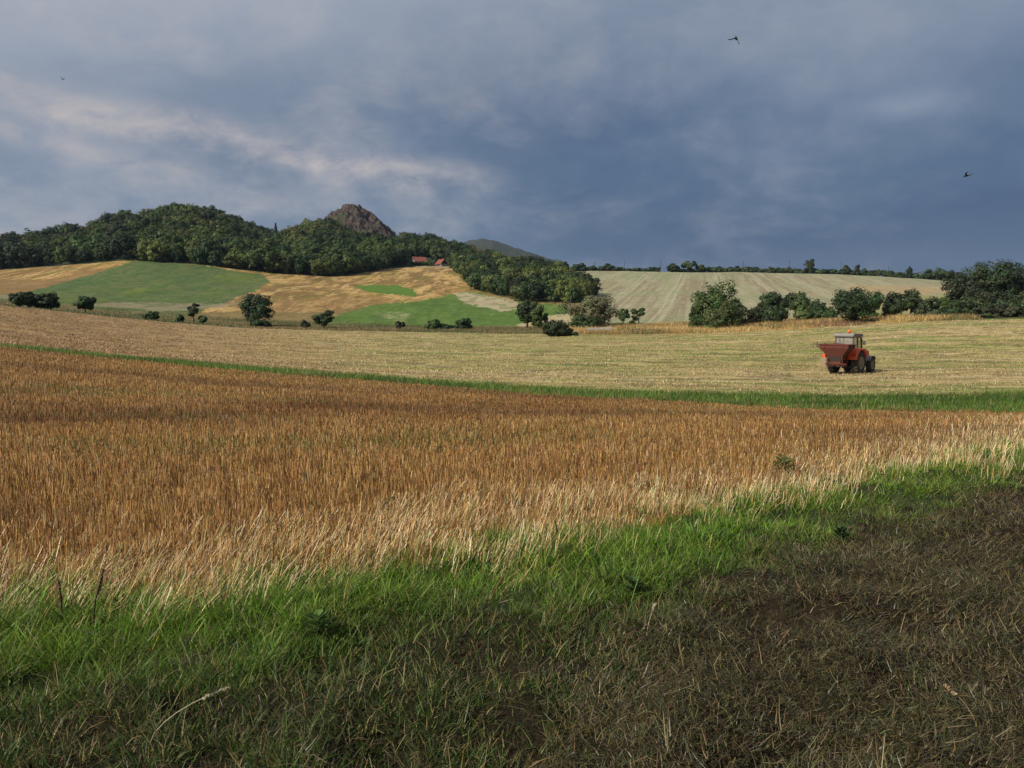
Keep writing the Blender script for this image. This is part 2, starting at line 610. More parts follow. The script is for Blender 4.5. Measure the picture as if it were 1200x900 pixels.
    put(hill * sstep(0.5, 0.75, g4), (0.15, 0.095, 0.04), 0.7)
    g5 = fbm(x * 0.26, y * 0.06, 67, 4, 0.7)
    put(hill * sstep(0.5, 0.64, g5), (0.16, 0.10, 0.04), 0.7)
    put(hill * sstep(0.55, 0.66, fbm(x * 0.35, y * 0.07, 68, 4, 0.7)), (0.47, 0.33, 0.14), 0.7)
    put(hill & inside(wx, wy, [(330, 352), (420, 345), (470, 352), (420, 366), (300, 370)]), rust, 0.45)
    low = hill & inside(wx, wy, [(-30, 329), (60, 327), (140, 311), (165, 306), (120, 322), (40, 345), (-30, 352)])
    put(low, (0.20, 0.125, 0.05), 0.75)
    green1 = hill & (inside(wx, wy, [(-400, 400), (-30, 349), (40, 341), (110, 321), (150, 308), (168, 304), (250, 313), (308, 321), (318, 331), (300, 341),
                                     (268, 352), (232, 368), (150, 390), (-30, 390)]) | (c < -25))
    put(green1, (0.07, 0.115, 0.034))
    put(green1 * sstep(0.42, 0.62, h1), (0.09, 0.13, 0.034))
    put(green1 * sstep(0.54, 0.64, h2), (0.13, 0.165, 0.03), 0.8)
    put(green1 * sstep(0.5, 0.7, h3), (0.14, 0.16, 0.07), 0.5)
    put(green1 * sstep(0.48, 0.7, g4), (0.055, 0.095, 0.03), 0.6)
    put(green1 * sstep(0.5, 0.66, g2), (0.05, 0.10, 0.028), 0.6)
    bare = hill & inside(wx, wy + (h1 - 0.5) * 10, [(-40, 350), (0, 345), (60, 356), (130, 354), (250, 357), (300, 350), (240, 364), (100, 368), (-30, 366)])
    put(bare * sstep(0.35, 0.5, h1), (0.26, 0.215, 0.13), 0.8)
    foot = hill & (c > 60) & (c < 470) & (wy > 366)
    put(foot * (1 - green1 * 0.3), (0.17, 0.13, 0.05), 0.8)
    put(hill & inside(wx, wy, [(60, 369), (200, 372), (330, 376), (460, 379), (460, 390), (60, 390)]), (0.085, 0.09, 0.03), 0.9)
    green2 = hill & inside(wx, wy, [(378, 380), (400, 369), (432, 358), (490, 353), (528, 345), (550, 342), (600, 352), (664, 357), (672, 370), (660, 390), (378, 390)])
    put(green2, (0.085, 0.145, 0.028))
    put(green2 * sstep(0.45, 0.62, h1), (0.105, 0.165, 0.035))
    put(green2 & inside(wx, wy + (h3 - 0.5) * 8, [(440, 366), (460, 364), (482, 369), (470, 376), (445, 373)]), (0.30, 0.30, 0.13), 0.75)
    put(hill & inside(wx, wy, [(414, 335), (440, 333), (470, 335), (484, 341), (490, 347), (470, 347), (436, 343)]), (0.09, 0.165, 0.026))
    speck = vnoise(x * 1.4, y * 0.5, 69)
    put(green1 * sstep(0.62, 0.8, speck), (0.14, 0.16, 0.075), 0.5)
    put(green1 * sstep(0.52, 0.62, g5), (0.11, 0.125, 0.05), 0.55)
    put(green2 * sstep(0.62, 0.8, speck), (0.15, 0.19, 0.07), 0.4)
    put(green2 * sstep(0.52, 0.62, g5), (0.06, 0.11, 0.024), 0.5)
    put(green2 * sstep(0.48, 0.7, g4), (0.065, 0.125, 0.022), 0.6)
    put(green2 * sstep(0.5, 0.66, g2), (0.07, 0.12, 0.025), 0.6)
    sandy = hill & inside(wx, wy + (h3 - 0.5) * 6, [(531, 345), (546, 343), (575, 347), (607, 353), (612, 361), (585, 365), (560, 358), (545, 356)])
    put(sandy, (0.37, 0.31, 0.19))
    put(sandy * sstep(0.5, 0.6, h3), (0.16, 0.19, 0.07), 0.7)
    put(hill & inside(wx, wy, [(606, 380), (640, 371), (668, 367), (672, 385), (606, 386)]), (0.36, 0.30, 0.17))
    # pale drilled field with its rows and tramlines
    pale = hill & (px > np.interp(py, [310, 318, 330, 345, 358, 368, 400], [636, 638, 668, 692, 684, 672, 672]))
    t = x - 0.24 * y
    rows = fbm(t * 0.45, y * 0.008, 61, 4)
    rows2 = fbm(t * 1.0, y * 0.03, 62, 2)
    blot = fbm(x * 0.016, y * 0.016, 63, 4)
    put(pale, (0.275, 0.265, 0.15))
    put(pale * sstep(0.44, 0.56, rows), (0.225, 0.17, 0.108), 0.7)
    put(pale * sstep(0.46, 0.64, blot), (0.215, 0.24, 0.125), 0.7)
    put(pale * sstep(0.5, 0.7, rows2), (0.34, 0.30, 0.19), 0.6)
    put(pale * (1 - sstep(0, 45, y - Yk[HB])), (0.20, 0.25, 0.12), 0.55)
    for k in range(-8, 14):
        for off in (-1.3, 1.3):
            d = np.abs(t + 14.0 - 22.7 * k - off + (fbm(y * 0.01, y * 0 + k, 66, 2) - 0.5) * 1.6)
            put(pale * (1 - sstep(0.25, 0.75, d)), (0.40, 0.35, 0.25), 0.6)
    put(pale & inside(wx, wy, [(985, 334), (1060, 336), (1150, 338), (1260, 340), (1260, 352), (1110, 344), (1020, 345)]), (0.36, 0.26, 0.135), 0.8)
    put(pale & inside(wx, wy, [(1020, 347), (1110, 345), (1260, 353), (1260, 400), (1000, 400), (985, 350)]), (0.27, 0.25, 0.09), 0.8)
    # under the woods and beyond
    wood = y >= Yk[HT]
    put(wood, (0.04, 0.05, 0.022))
    put(wood & (c > 640), (0.20, 0.2, 0.1))
    put(hill & inside(wx, wy, WEDGE), (0.04, 0.05, 0.022), 0.85)
    put((y > Yk[HT] - 13) & (y < Yk[HT] - 3) & (wx > 488) & (wx < 524), (0.24, 0.21, 0.14), 0.8)
    idx = np.arange(R * M).reshape(R, M)
    Fq = np.stack([idx[:-1, :-1], idx[:-1, 1:], idx[1:, 1:], idx[1:, :-1]], 2)
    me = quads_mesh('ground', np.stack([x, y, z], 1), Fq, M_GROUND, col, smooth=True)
    o = link('ground', me)
    tag(o, 'rolling farmland of stubble, mown and green fields rising to the hills', 'ground', kind='structure')


WEDGE = [(528, 314), (540, 322), (546, 334), (562, 341), (585, 347), (610, 353), (648, 355), (680, 355), (694, 347), (682, 338), (655, 331), (628, 322), (606, 317), (560, 312)]
build_ground()

# ------------------------------------------------------------------ crops and grass near the camera
def scatter(n, y0, y1, power=1.0, cmin=-0.95, cmax=0.95):
    """random ground points; power > 0 thins them with distance"""
    t = RNG.random(n)
    if power == 0:
        Y = np.sqrt(y0 * y0 + t * (y1 * y1 - y0 * y0))
    else:
        a = 2 - power
        Y = (y0 ** a + t * (y1 ** a - y0 ** a)) ** (1 / a) if abs(a) > 1e-6 else y0 * (y1 / y0) ** t
    X = RNG.uniform(cmin, cmax, n) * (Y + 0.4)
    Z = terrain(X, Y)
    px, py = project(X, Y, Z)
    return X, Y, Z, px, py


def rgb(base, n, v=0.25, hue=0.08):
    b = np.asarray(base)[None, :] * (1 + RNG.normal(0, v, (n, 1))).clip(0.35, 1.9)
    return b * (1 + RNG.normal(0, hue, (n, 3)))


def pick(cols, weights, n, v=0.22):
    k = RNG.choice(len(cols), n, p=np.array(weights) / sum(weights))
    return rgb((1, 1, 1), n, v) * np.array(cols)[k]


def green_band(px, py, X, Y):
    a = np.exp(-((py - 530 + 0.028 * (px - 150)) / 11) ** 2) * sstep(20, 120, px) * (1 - sstep(540, 760, px))
    b = np.exp(-((py - 483) / 7) ** 2) * sstep(690, 750, px) * (1 - sstep(850, 900, px))
    return np.maximum(a, b) * sstep(0.38, 0.55, fbm(X * 0.55, Y * 1.1, 74, 3))


def build_foreground():
    # -- stubble: upright cut stalks standing in drilled rows
    parts = []
    X, Y, Z, px, py = scatter(560000, 4.2, 47, 1.3)
    rowd = 0.125
    ang = math.radians(62)
    u = X * math.cos(ang) + Y * math.sin(ang)
    v = -X * math.sin(ang) + Y * math.cos(ang)
    v2 = np.round(v / rowd) * rowd + RNG.normal(0, 0.032, len(v))
    X = u * math.cos(ang) - v2 * math.sin(ang)
    Y = u * math.sin(ang) + v2 * math.cos(ang)
    Z = terrain(X, Y)
    px, py = project(X, Y, Z)
    c = col_of(X, Y)
    wob = (fbm(X * 1.5, Y * 1.5, 21, 3) - 0.5) * 40 * np.clip(8 / Y, 0, 2)
    keep = (py + wob < B_GRASS_TOP(px)) & (Y < curve_Y(SB, c))
    keep &= (RNG.random(len(X)) > 0.65 * sstep(0, 14, py + wob - B_STRAW_TOP(px)))
    X, Y, Z, px, py = (a[keep] for a in (X, Y, Z, px, py))
    n = len(X)
    patch = fbm(X * 0.22, Y * 0.5, 71, 4)
    tall = 0.135 + 0.08 * (patch - 0.5)
    h = tall * RNG.uniform(0.65, 1.2, n)
    w = 0.0027 + 0.00028 * Y
    cols = pick([(0.385, 0.213, 0.068), (0.30, 0.155, 0.048), (0.46, 0.29, 0.10), (0.20, 0.105, 0.036), (0.56, 0.40, 0.20)], [4, 4, 3, 2.4, 1], n, 0.32)
    dark = sstep(0.5, 0.66, fbm(X * 0.12, Y * 0.35, 72, 4))[:, None]
    cols = cols * (1 - 0.42 * dark) + np.array((0.10, 0.05, 0.03)) * 0.3 * dark
    gb = green_band(px, py, X, Y)
    greenp = np.maximum(sstep(0.60, 0.68, fbm(X * 0.16, Y * 0.5, 23, 4)) * 0.7, gb)
    db = np.exp(-((py - 484 + 0.012 * (px - 300) + 26 * (fbm(X * 0.25, Y * 0.2, 79, 3) - 0.5)) / 10) ** 2) * (1 - sstep(650, 850, px)) * (0.4 + 0.6 * sstep(0.4, 0.55, fbm(X * 0.3, Y * 0.8, 73, 3)))
    cols = cols * (1 - 0.42 * db[:, None] * np.array((0.8, 1.0, 1.0)))
    short = RNG.random(n) < greenp * 0.55
    h = np.where(short, h * 0.6, h)
    parts.append(blades(np.stack([X, Y, Z - 0.01], 1), h, w, RNG.uniform(0, 6.28, n), np.abs(RNG.normal(0, 0.2, n)), np.zeros(n), 1,
                        RNG.uniform(-0.9, 0.9, n), cols, 0.8))
    V, Fq, cc = merge(parts)
    o = link('stubble', quads_mesh('stubble', V, Fq, M_STRAW, cc))
    tag(o, 'brown cereal stubble stalks standing across the near field', 'stubble', kind='stuff')

    # -- low green weeds among the stubble, taller grass of the green strip
    parts = []
    X, Y, Z, px, py = scatter(110000, 6, 46, 1.0)
    c = col_of(X, Y)
    g = np.maximum(sstep(0.58, 0.68, fbm(X * 0.16, Y * 0.5, 23, 4)) * 0.6, green_band(px, py, X, Y)) + 0.03
    keep = (py < B_GRASS_TOP(px) - 6) & (Y < curve_Y(SB, c)) & (RNG.random(len(X)) < g)
    X, Y, Z = X[keep], Y[keep], Z[keep]
    n = len(X)
    parts.append(blades(np.stack([X, Y, Z], 1), RNG.uniform(0.07, 0.2, n), 0.006 + 0.0006 * Y, RNG.uniform(0, 6.28, n), np.abs(RNG.normal(0.2, 0.25, n)),
                        RNG.uniform(0, 0.6, n), 2, RNG.uniform(-0.9, 0.9, n), pick([(0.12, 0.16, 0.035), (0.20, 0.21, 0.07), (0.08, 0.12, 0.03)], [3, 2, 2], n), 0.2))
    cs = RNG.uniform(-420, 1620, 60000)
    y0, y1 = curve_Y(SB, cs), curve_Y(SU, cs)
    Y = y0 + (y1 - y0) * RNG.uniform(-0.05, 1.02, len(cs)) + (fbm(cs * 0.02, cs * 0, 75, 3) - 0.5) * 1.4
    X = (cs - 600) / FPX * Y
    Z = terrain(X, Y)
    n = len(X)
    pt = fbm(X * 0.35, Y * 0.9, 76, 3)
    cols = np.where((RNG.random(n) < sstep(0.35, 0.65, pt))[:, None], rgb((0.07, 0.125, 0.022), n), rgb((0.13, 0.215, 0.034), n))
    dry = (RNG.random(n) < 0.08 + 0.3 * sstep(0.55, 0.7, fbm(X * 0.2, Y * 0.8, 78, 3)))[:, None]
    cols = np.where(dry, rgb((0.32, 0.25, 0.10), n), cols)
    parts.append(blades(np.stack([X, Y, Z], 1), RNG.uniform(0.10, 0.30, n), np.full(n, 0.022), RNG.uniform(0, 6.28, n), np.abs(RNG.normal(0.15, 0.25, n)),
                        RNG.uniform(0, 0.7, n), 2, RNG.uniform(-0.8, 0.8, n), cols, 0.2))
    V, Fq, cc = merge(parts)
    o = link('grass_strip', quads_mesh('grass_strip', V, Fq, M_GRASS, cc))
    tag(o, 'green grass strip between the stubble and the mown field', 'grass', kind='stuff')

    # -- long pale straw leaning over at the edge of the stubble
    parts = []
    X, Y, Z, px, py = scatter(260000, 3.6, 20, 0.8)
    wob = (fbm(X * 1.2, Y * 1.2, 81, 3) - 0.5) * 46 * np.clip(7 / Y, 0, 2)
    a = B_STRAW_TOP(px)
    b = B_GRASS_TOP(px) + 14
    keep = (py + wob > a - RNG.exponential(6, len(X))) & (py + wob < b + RNG.exponential(7, len(X)))
    X, Y, Z, px = X[keep], Y[keep], Z[keep], px[keep]
    sel = RNG.random(len(X)) < 0.75
    X, Y, Z, px = X[sel], Y[sel], Z[sel], px[sel]
    n = len(X)
    leftness = (1 - sstep(150, 900, px))
    leanz = np.abs(RNG.normal(0.3, 0.28, n)) + 0.5 * leftness * RNG.random(n)
    az = RNG.normal(0.35, 0.7, n)
    h = RNG.uniform(0.07, 0.21, n) * (1 - 0.15 * (1 - leftness))
    cols = pick([(0.58, 0.42, 0.19), (0.48, 0.31, 0.115), (0.72, 0.58, 0.34), (0.32, 0.18, 0.07), (0.20, 0.24, 0.06)], [5, 3.5, 3.2, 2.4, 1.2], n, 0.3)
    parts.append(blades(np.stack([X, Y, Z], 1), h, 0.003 + 0.00026 * Y, az, leanz, RNG.normal(0.15, 0.2, n), 2, RNG.uniform(-0.9, 0.9, n), cols, 0.55))
    V, Fq, cc = merge(parts)
    o = link('straw', quads_mesh('straw', V, Fq, M_STRAW, cc))
    tag(o, 'pale golden straw leaning along the edge of the grass', 'straw', kind='stuff')

    # -- lush green grass growing in tufts
    def tufts(X, Y, per, spread):
        k = np.repeat(np.arange(len(X)), per)
        off = RNG.normal(0, 1, (len(k), 2)) * spread[k][:, None]
        return k, X[k] + off[:, 0], Y[k] + off[:, 1], np.arctan2(off[:, 1], off[:, 0]), np.hypot(off[:, 0], off[:, 1])

    parts = []
    X, Y, Z, px, py = scatter(80000, 2.2, 20, 0.85)
    wob = (fbm(X * 1.5, Y * 1.5, 21, 3) - 0.5) * 40 * np.clip(8 / Y, 0, 2)
    e1 = (py + wob - B_GRASS_TOP(px)) / np.clip(120 / Y, 6, 30)
    e2 = (B_HAY_TOP(px) - py - wob) / np.clip(260 / Y, 12, 60)
    gaps = sstep(0.30, 0.48, fbm(X * 2.4, Y * 2.4, 82, 3))
    tuft = sstep(0.50, 0.64, fbm(X * 1.3, Y * 1.3, 83, 3))
    inn = sstep(-1.0, 0.9, e2)
    rough = 1 - sstep(-0.5, 1.2, (py + wob - B_BROWN(px)) / np.clip(300 / Y, 12, 70))
    prob = sstep(-0.7, 0.9, e1) * (inn * (0.35 + 0.65 * gaps) + (1 - inn) * (rough * (0.30 + 0.7 * gaps) + (1 - rough) * (0.07 + 0.45 * tuft)))
    keep = RNG.random(len(X)) < prob
    X, Y, px, inn, rough = X[keep], Y[keep], px[keep], inn[keep], rough[keep]
    m = len(X)
    size = np.clip(RNG.lognormal(0, 0.42, m), 0.4, 2.4) * (0.3 + 0.45 * inn + 0.25 * rough) * (1 - 0.3 * sstep(650, 1000, px)) * (1 + 0.15 * (1 - sstep(0, 450, px)))
    tone = pick([(0.13, 0.245, 0.02), (0.19, 0.31, 0.032), (0.09, 0.185, 0.02), (0.23, 0.29, 0.05), (0.12, 0.16, 0.035)], [5, 4, 3, 2, 1.2], m, 0.14)
    tone2 = pick([(0.07, 0.125, 0.022), (0.042, 0.082, 0.018), (0.10, 0.125, 0.03), (0.11, 0.095, 0.036)], [4, 3.5, 2, 1.2], m, 0.2)
    tone = tone * inn[:, None] + tone2 * (1 - inn)[:, None]
    k, bx, by, ba, br = tufts(X, Y, 17, 0.022 + 0.022 * size)
    n = len(k)
    broad = (RNG.random(m) < 0.05)[k]
    h = 0.098 * size[k] * RNG.uniform(0.45, 1.35, n)
    cols = tone[k] * (1 + RNG.normal(0, 0.2, (n, 1))).clip(0.4, 1.7)
    dry = RNG.random(n) < (0.05 + 0.16 * (1 - inn[k]))
    cols = np.where(dry[:, None], rgb((0.27, 0.21, 0.085), n), cols)
    cols = np.where(broad[:, None], cols * np.array((0.6, 0.62, 0.8)), cols)
    h = np.where(broad, h * 0.75, h)
    parts.append(blades(np.stack([bx, by, terrain(bx, by) - 0.01], 1), h, (RNG.uniform(0.0022, 0.0056, n) + 0.0003 * by) * np.where(broad, 3.4, 1.0), ba + RNG.normal(0, 0.8, n),
                        0.08 + np.abs(RNG.normal(0.1, 0.18, n)) + br * 3.0, np.abs(RNG.normal(0.65, 0.5, n)), 3, RNG.uniform(0, 3.14, n), cols, 0.06))
    V, Fq, cc = merge(parts)
    o = link('grass', quads_mesh('grass', V, Fq, M_GRASS, cc))
    tag(o, 'lush green grass along the edge of the stubble field', 'grass', kind='stuff')
    print('grass', n)

    # -- cut, half dried grass lying in a tangle of small swaths
    parts = []
    X, Y, Z, px, py = scatter(85000, 2.0, 20, 1.0)
    wob = (fbm(X * 1.5, Y * 1.5, 21, 3) - 0.5) * 40 * np.clip(8 / Y, 0, 2)
    e2 = (py + wob - B_HAY_TOP(px)) / np.clip(300 / Y, 12, 70)
    heap = fbm(X * 2.2, Y * 2.2, 91, 4)
    brown = sstep(-1.0, 0.8, (py + wob - B_BROWN(px)) / np.clip(300 / Y, 12, 70))
    keep = RNG.random(len(X)) < sstep(-1.3, 0.6, e2) * (0.14 + 0.86 * brown) * (0.38 + 0.62 * sstep(0.36, 0.54, heap)) * (py + wob > B_GRASS_TOP(px) + 12)
    X, Y, heap = X[keep], Y[keep], heap[keep]
    m = len(X)
    tone = pick([(0.10, 0.070, 0.028), (0.05, 0.035, 0.016), (0.16, 0.12, 0.05), (0.085, 0.083, 0.027), (0.045, 0.06, 0.017)], [4.2, 4.2, 2.6, 4.4, 2.6], m, 0.22)
    k, bx, by, ba, br = tufts(X, Y, 16, np.full(m, 0.055))
    n = len(k)
    flow = 6.28 * fbm(X * 2.2, Y * 2.2, 92, 2)[k] * 1.6
    lift = np.clip((heap[k] - 0.36) * 0.5, 0, 0.12)
    z = terrain(bx, by) + RNG.random(n) * (0.012 + lift)
    cols = tone[k] * (1 + RNG.normal(0, 0.28, (n, 1))).clip(0.35, 2.0)
    pale = RNG.random(n) < 0.035
    cols = np.where(pale[:, None], rgb((0.24, 0.185, 0.085), n), cols)
    parts.append(blades(np.stack([bx, by, z], 1), RNG.uniform(0.02, 0.075, n) * np.where(pale, 1.9, 1), RNG.uniform(0.0016, 0.004, n) + 0.00022 * by, flow + RNG.normal(0, 0.9, n),
                        RNG.normal(1.1, 0.42, n), RNG.normal(0.5, 0.9, n), 2, RNG.uniform(0, 3.14, n), cols, 0.3))
    V, Fq, cc = merge(parts)
    o = link('dry_grass', quads_mesh('dry_grass', V, Fq, M_STRAW, cc))
    tag(o, 'cut grass drying to brown in a tangle on dark soil', 'dry grass', kind='stuff')
    print('hay', n)

    # -- straw litter of the mown field
    parts = []
    cs = RNG.uniform(-420, 1620, 300000)
    ya, yb = curve_Y(SU, cs), curve_Y(MOWN, cs)
    Y = ya * (yb / ya) ** RNG.random(len(cs))
    X = (cs - 600) / FPX * Y
    xr, yr = X + 0.15 * Y, Y + 0.10 * X
    keep = RNG.random(len(cs)) < 0.25 + 0.9 * sstep(0.42, 0.62, fbm(xr * 0.12, yr * 0.7, 95, 4))
    X, Y, cs = X[keep], Y[keep], cs[keep]
    Z = terrain(X, Y)
    n = len(X)
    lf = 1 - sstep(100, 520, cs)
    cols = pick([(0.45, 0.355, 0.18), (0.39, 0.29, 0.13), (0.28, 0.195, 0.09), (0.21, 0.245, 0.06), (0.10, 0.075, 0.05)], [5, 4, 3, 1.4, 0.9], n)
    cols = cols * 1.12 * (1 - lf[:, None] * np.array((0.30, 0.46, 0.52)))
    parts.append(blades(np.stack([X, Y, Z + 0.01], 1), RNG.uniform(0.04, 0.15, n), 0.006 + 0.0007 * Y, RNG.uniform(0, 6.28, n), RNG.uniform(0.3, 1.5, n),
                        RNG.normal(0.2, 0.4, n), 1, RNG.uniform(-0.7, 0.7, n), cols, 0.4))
    V, Fq, cc = merge(parts)
    o = link('cut_straw', quads_mesh('cut_straw', V, Fq, M_STRAW, cc))
    tag(o, 'cut straw scattered in rows over the mown field', 'straw', kind='stuff')

    # -- tall dry grass on the verge beyond the mown field and rough tussocks on the hillside
    parts = []
    cs = RNG.uniform(655, 1150, 95000)
    cs = cs[RNG.random(len(cs)) < np.interp(cs, [655, 1070, 1150], [1, 1, 0.0])]
    ya, yb = curve_Y(MOWN, cs), curve_Y(HB, cs)
    yb = ya + (yb - ya) * np.interp(cs, [655, 1000, 1090, 1130, 1500], [0.95, 0.8, 0.5, 0.2, 0.15])
    Y = ya + (yb - ya) * RNG.random(len(cs))
    X = (cs - 600) / FPX * Y
    Z = terrain(X, Y)
    n = len(X)
    p1 = fbm(X * 0.08, Y * 0.08, 101, 3)
    cols = np.where((RNG.random(n) < sstep(0.4, 0.6, p1))[:, None], rgb((0.36, 0.235, 0.085), n), rgb((0.54, 0.38, 0.145), n))
    cols = np.where((RNG.random(n) < 0.06 + 0.6 * sstep(0.55, 0.65, fbm(X * 0.12, Y * 0.2, 104, 3)))[:, None], rgb((0.12, 0.125, 0.04), n), cols)
    red = ((np.abs(cs - 985 + 6 * RNG.normal(0, 1, n)) < 34) & (Y < ya + 10))[:, None]
    cols = np.where(red & (RNG.random(n) < 0.7)[:, None], rgb((0.20, 0.11, 0.07), n), cols)
    h = RNG.uniform(0.25, 0.8, n) * (0.3 + 1.2 * sstep(0.3, 0.65, fbm(X * 0.15, Y * 0.3, 103, 3))) * np.where(red[:, 0], 1.35, 1.0)
    parts.append(blades(np.stack([X, Y, Z], 1), h, np.full(n, 0.055), RNG.uniform(0, 6.28, n), np.abs(RNG.normal(0.15, 0.3, n)), RNG.uniform(0, 0.9, n), 2,
                        RNG.uniform(-0.6, 0.6, n), cols, 0.35))
    cs = RNG.uniform(-300, 660, 60000)
    ya, yb = curve_Y(MOWN, cs) + 2, curve_Y(HB, cs) + 12
    Y = ya + (yb - ya) * RNG.random(len(cs))
    X = (cs - 600) / FPX * Y
    Z = terrain(X, Y)
    n = len(X)
    p1 = fbm(X * 0.06, Y * 0.12, 41, 4)
    cols = np.where((RNG.random(n) < sstep(0.42, 0.58, p1))[:, None], rgb((0.22, 0.155, 0.06), n), rgb((0.09, 0.10, 0.03), n))
    parts.append(blades(np.stack([X, Y, Z], 1), RNG.uniform(0.12, 0.5, n), np.full(n, 0.07), RNG.uniform(0, 6.28, n), np.abs(RNG.normal(0.1, 0.2, n)), RNG.uniform(0, 0.5, n), 1,
                        RNG.uniform(-0.6, 0.6, n), cols, 0.35))
    V, Fq, cc = merge(parts)
    o = link('verge_grass', quads_mesh('verge_grass', V, Fq, M_STRAW, cc))
    tag(o, 'tall golden dry grass on the verge beyond the mown field', 'dry grass', kind='stuff')


build_foreground()

# ------------------------------------------------------------------ trees
def unit(n, rng):
    v = rng.normal(0, 1, (n, 3))
    return v / np.linalg.norm(v, axis=1, keepdims=True)


def leaf_cloud(centers, radii, per, leaf, ccols, rng, mid=None, flat=0.8):
    """leaf-sized faces spread over clumps -> V, F, colours"""
    k = np.repeat(np.arange(len(centers)), per)
    n = len(k)
    d = unit(n, rng)
    rr = radii[k] * (0.45 + 0.62 * rng.random(n) ** 0.6)
    rr = np.where(rng.random(n) < 0.08, rr * rng.uniform(1.05, 1.35, n), rr)
    P = centers[k] + d * rr[:, None] * np.array((1, 1, flat))
    nrm = d * 0.95 + unit(n, rng) * 0.55 + np.array((0, 0, 0.25))
    if mid is not None:
        o = (P - np.asarray(mid)) / np.maximum(np.abs(P - np.asarray(mid)).max(0), 1e-6)
        nrm = nrm * 0.75 + o * 0.8
    nrm /= np.linalg.norm(nrm, axis=1, keepdims=True)
    a = np.cross(nrm, unit(n, rng))
    a /= np.linalg.norm(a, axis=1, keepdims=True)
    b = np.cross(nrm, a)
    s = leaf * rng.uniform(0.55, 1.35, n)[:, None]
    V = np.stack([P - a * s * 0.6, P - b * s * 0.36 + a * s * 0.05, P + a * s * 0.6, P + b * s * 0.36 + a * s * 0.05], 1)
    Fq = np.arange(n * 4).reshape(n, 4)
    cc = ccols[k] * (1 + rng.normal(0, 0.22, (n, 1))).clip(0.4, 1.8)
    return V.reshape(-1, 3), Fq, np.repeat(cc, 4, axis=0)


def clumps(rng, w, h, z0, nl, ns, shape='round', lean=0.0):
    """lobes over an envelope w wide between z0 and h, each with smaller clumps"""
    rw, rh, zc = w / 2, (h - z0) / 2, (h + z0) / 2
    cs, rs, li = [], [], []
    ph0 = rng.uniform(0, 6.28)
    for i in range(nl):
        if i < max(1, nl // 5):
            d = unit(1, rng)[0] * 0.3
        else:
            zz = 1 - 2 * (i - nl // 5 + 0.5) / max(nl - nl // 5, 1)
            ph = ph0 + 2.39996 * i
            d = np.array((math.cos(ph) * math.sqrt(1 - zz * zz), math.sin(ph) * math.sqrt(1 - zz * zz), zz)) + rng.normal(0, 0.16, 3)
        p = d * rng.uniform(0.42, 0.60)
        if shape == 'cone':
            k = 1.0 - 0.62 * (p[2] + 0.6) / 1.2
            p[0] *= k; p[1] *= k
        elif shape == 'umbrella':
            p[2] = abs(p[2]) * 0.8 - 0.1
        R = rng.uniform(0.38, 0.52) * (0.6 if shape == 'cone' and p[2] > 0.1 else 1)
        for jj in range(ns):
            q = p + unit(1, rng)[0] * R * 0.68
            cs.append((q[0] * rw + lean * q[2], q[1] * rw, zc + q[2] * rh))
            rs.append(R * rng.uniform(0.36, 0.62) * math.sqrt(rw * rh))
            li.append(i)
    return np.array(cs), np.array(rs), np.array(li)


def crown(name, seed, w, h, z0, color, leaf, nl=9, ns=9, per=26, shape='round', lean=0.0, alt=None, mat=None):
    rng = np.random.default_rng(seed)
    cs, rs, li = clumps(rng, w, h, z0, nl, ns, shape, lean)
    lob = 1 + rng.normal(0, 0.13, (nl, 1))
    cc = np.asarray(color)[None, :] * lob[li] * (1 + rng.normal(0, 0.1, (len(cs), 3)))
    if alt is not None:
        sel = rng.random(nl) < 0.3
        cc = np.where(sel[li][:, None], np.asarray(alt)[None, :] * lob[li], cc)
    V, Fq, c = leaf_cloud(cs, rs, per, leaf, cc, rng, (0, 0, (z0 + h) / 2))
    # let the foliage fill the size asked for
    lo, hi = np.percentile(V[:, 2], 1.5), np.percentile(V[:, 2], 99.0)
    kz = (h - z0) / (hi - lo)
    kx = w / (np.percentile(V[:, 0], 98.3) - np.percentile(V[:, 0], 1.7))
    mx = np.median(V[:, 0])
    sc, sh = np.array((kx, kx, kz)), np.array((mx, 0, lo))
    V = (V - sh) * sc + np.array((0, 0, z0))
    cs = (cs - sh) * sc + np.array((0, 0, z0))
    return quads_mesh(name, V, Fq, mat or M_LEAF, c), cs


def trunk_into(mb, rng, h, r, targets, bend=0.05, top=0.7):
    pts = [(0, 0, -0.3)]
    for k in range(1, 5):
        t = k / 4
        pts.append((rng.normal(0, bend * h * 0.3) * t, rng.normal(0, bend * h * 0.3) * t, h * top * t))
    mb.tube(pts, [r * 1.35, r, r * 0.85, r * 0.6, r * 0.3], 7)
    for tgt in targets:
        i = 2 + int(rng.random() * 2)
        p0, p1 = np.array(pts[i]), np.array(tgt)
        m = p0 * 0.5 + p1 * 0.5 + np.array((0, 0, -0.06 * h))
        mb.tube([p0, m, p1], [r * 0.45, r * 0.28, r * 0.1], 5)


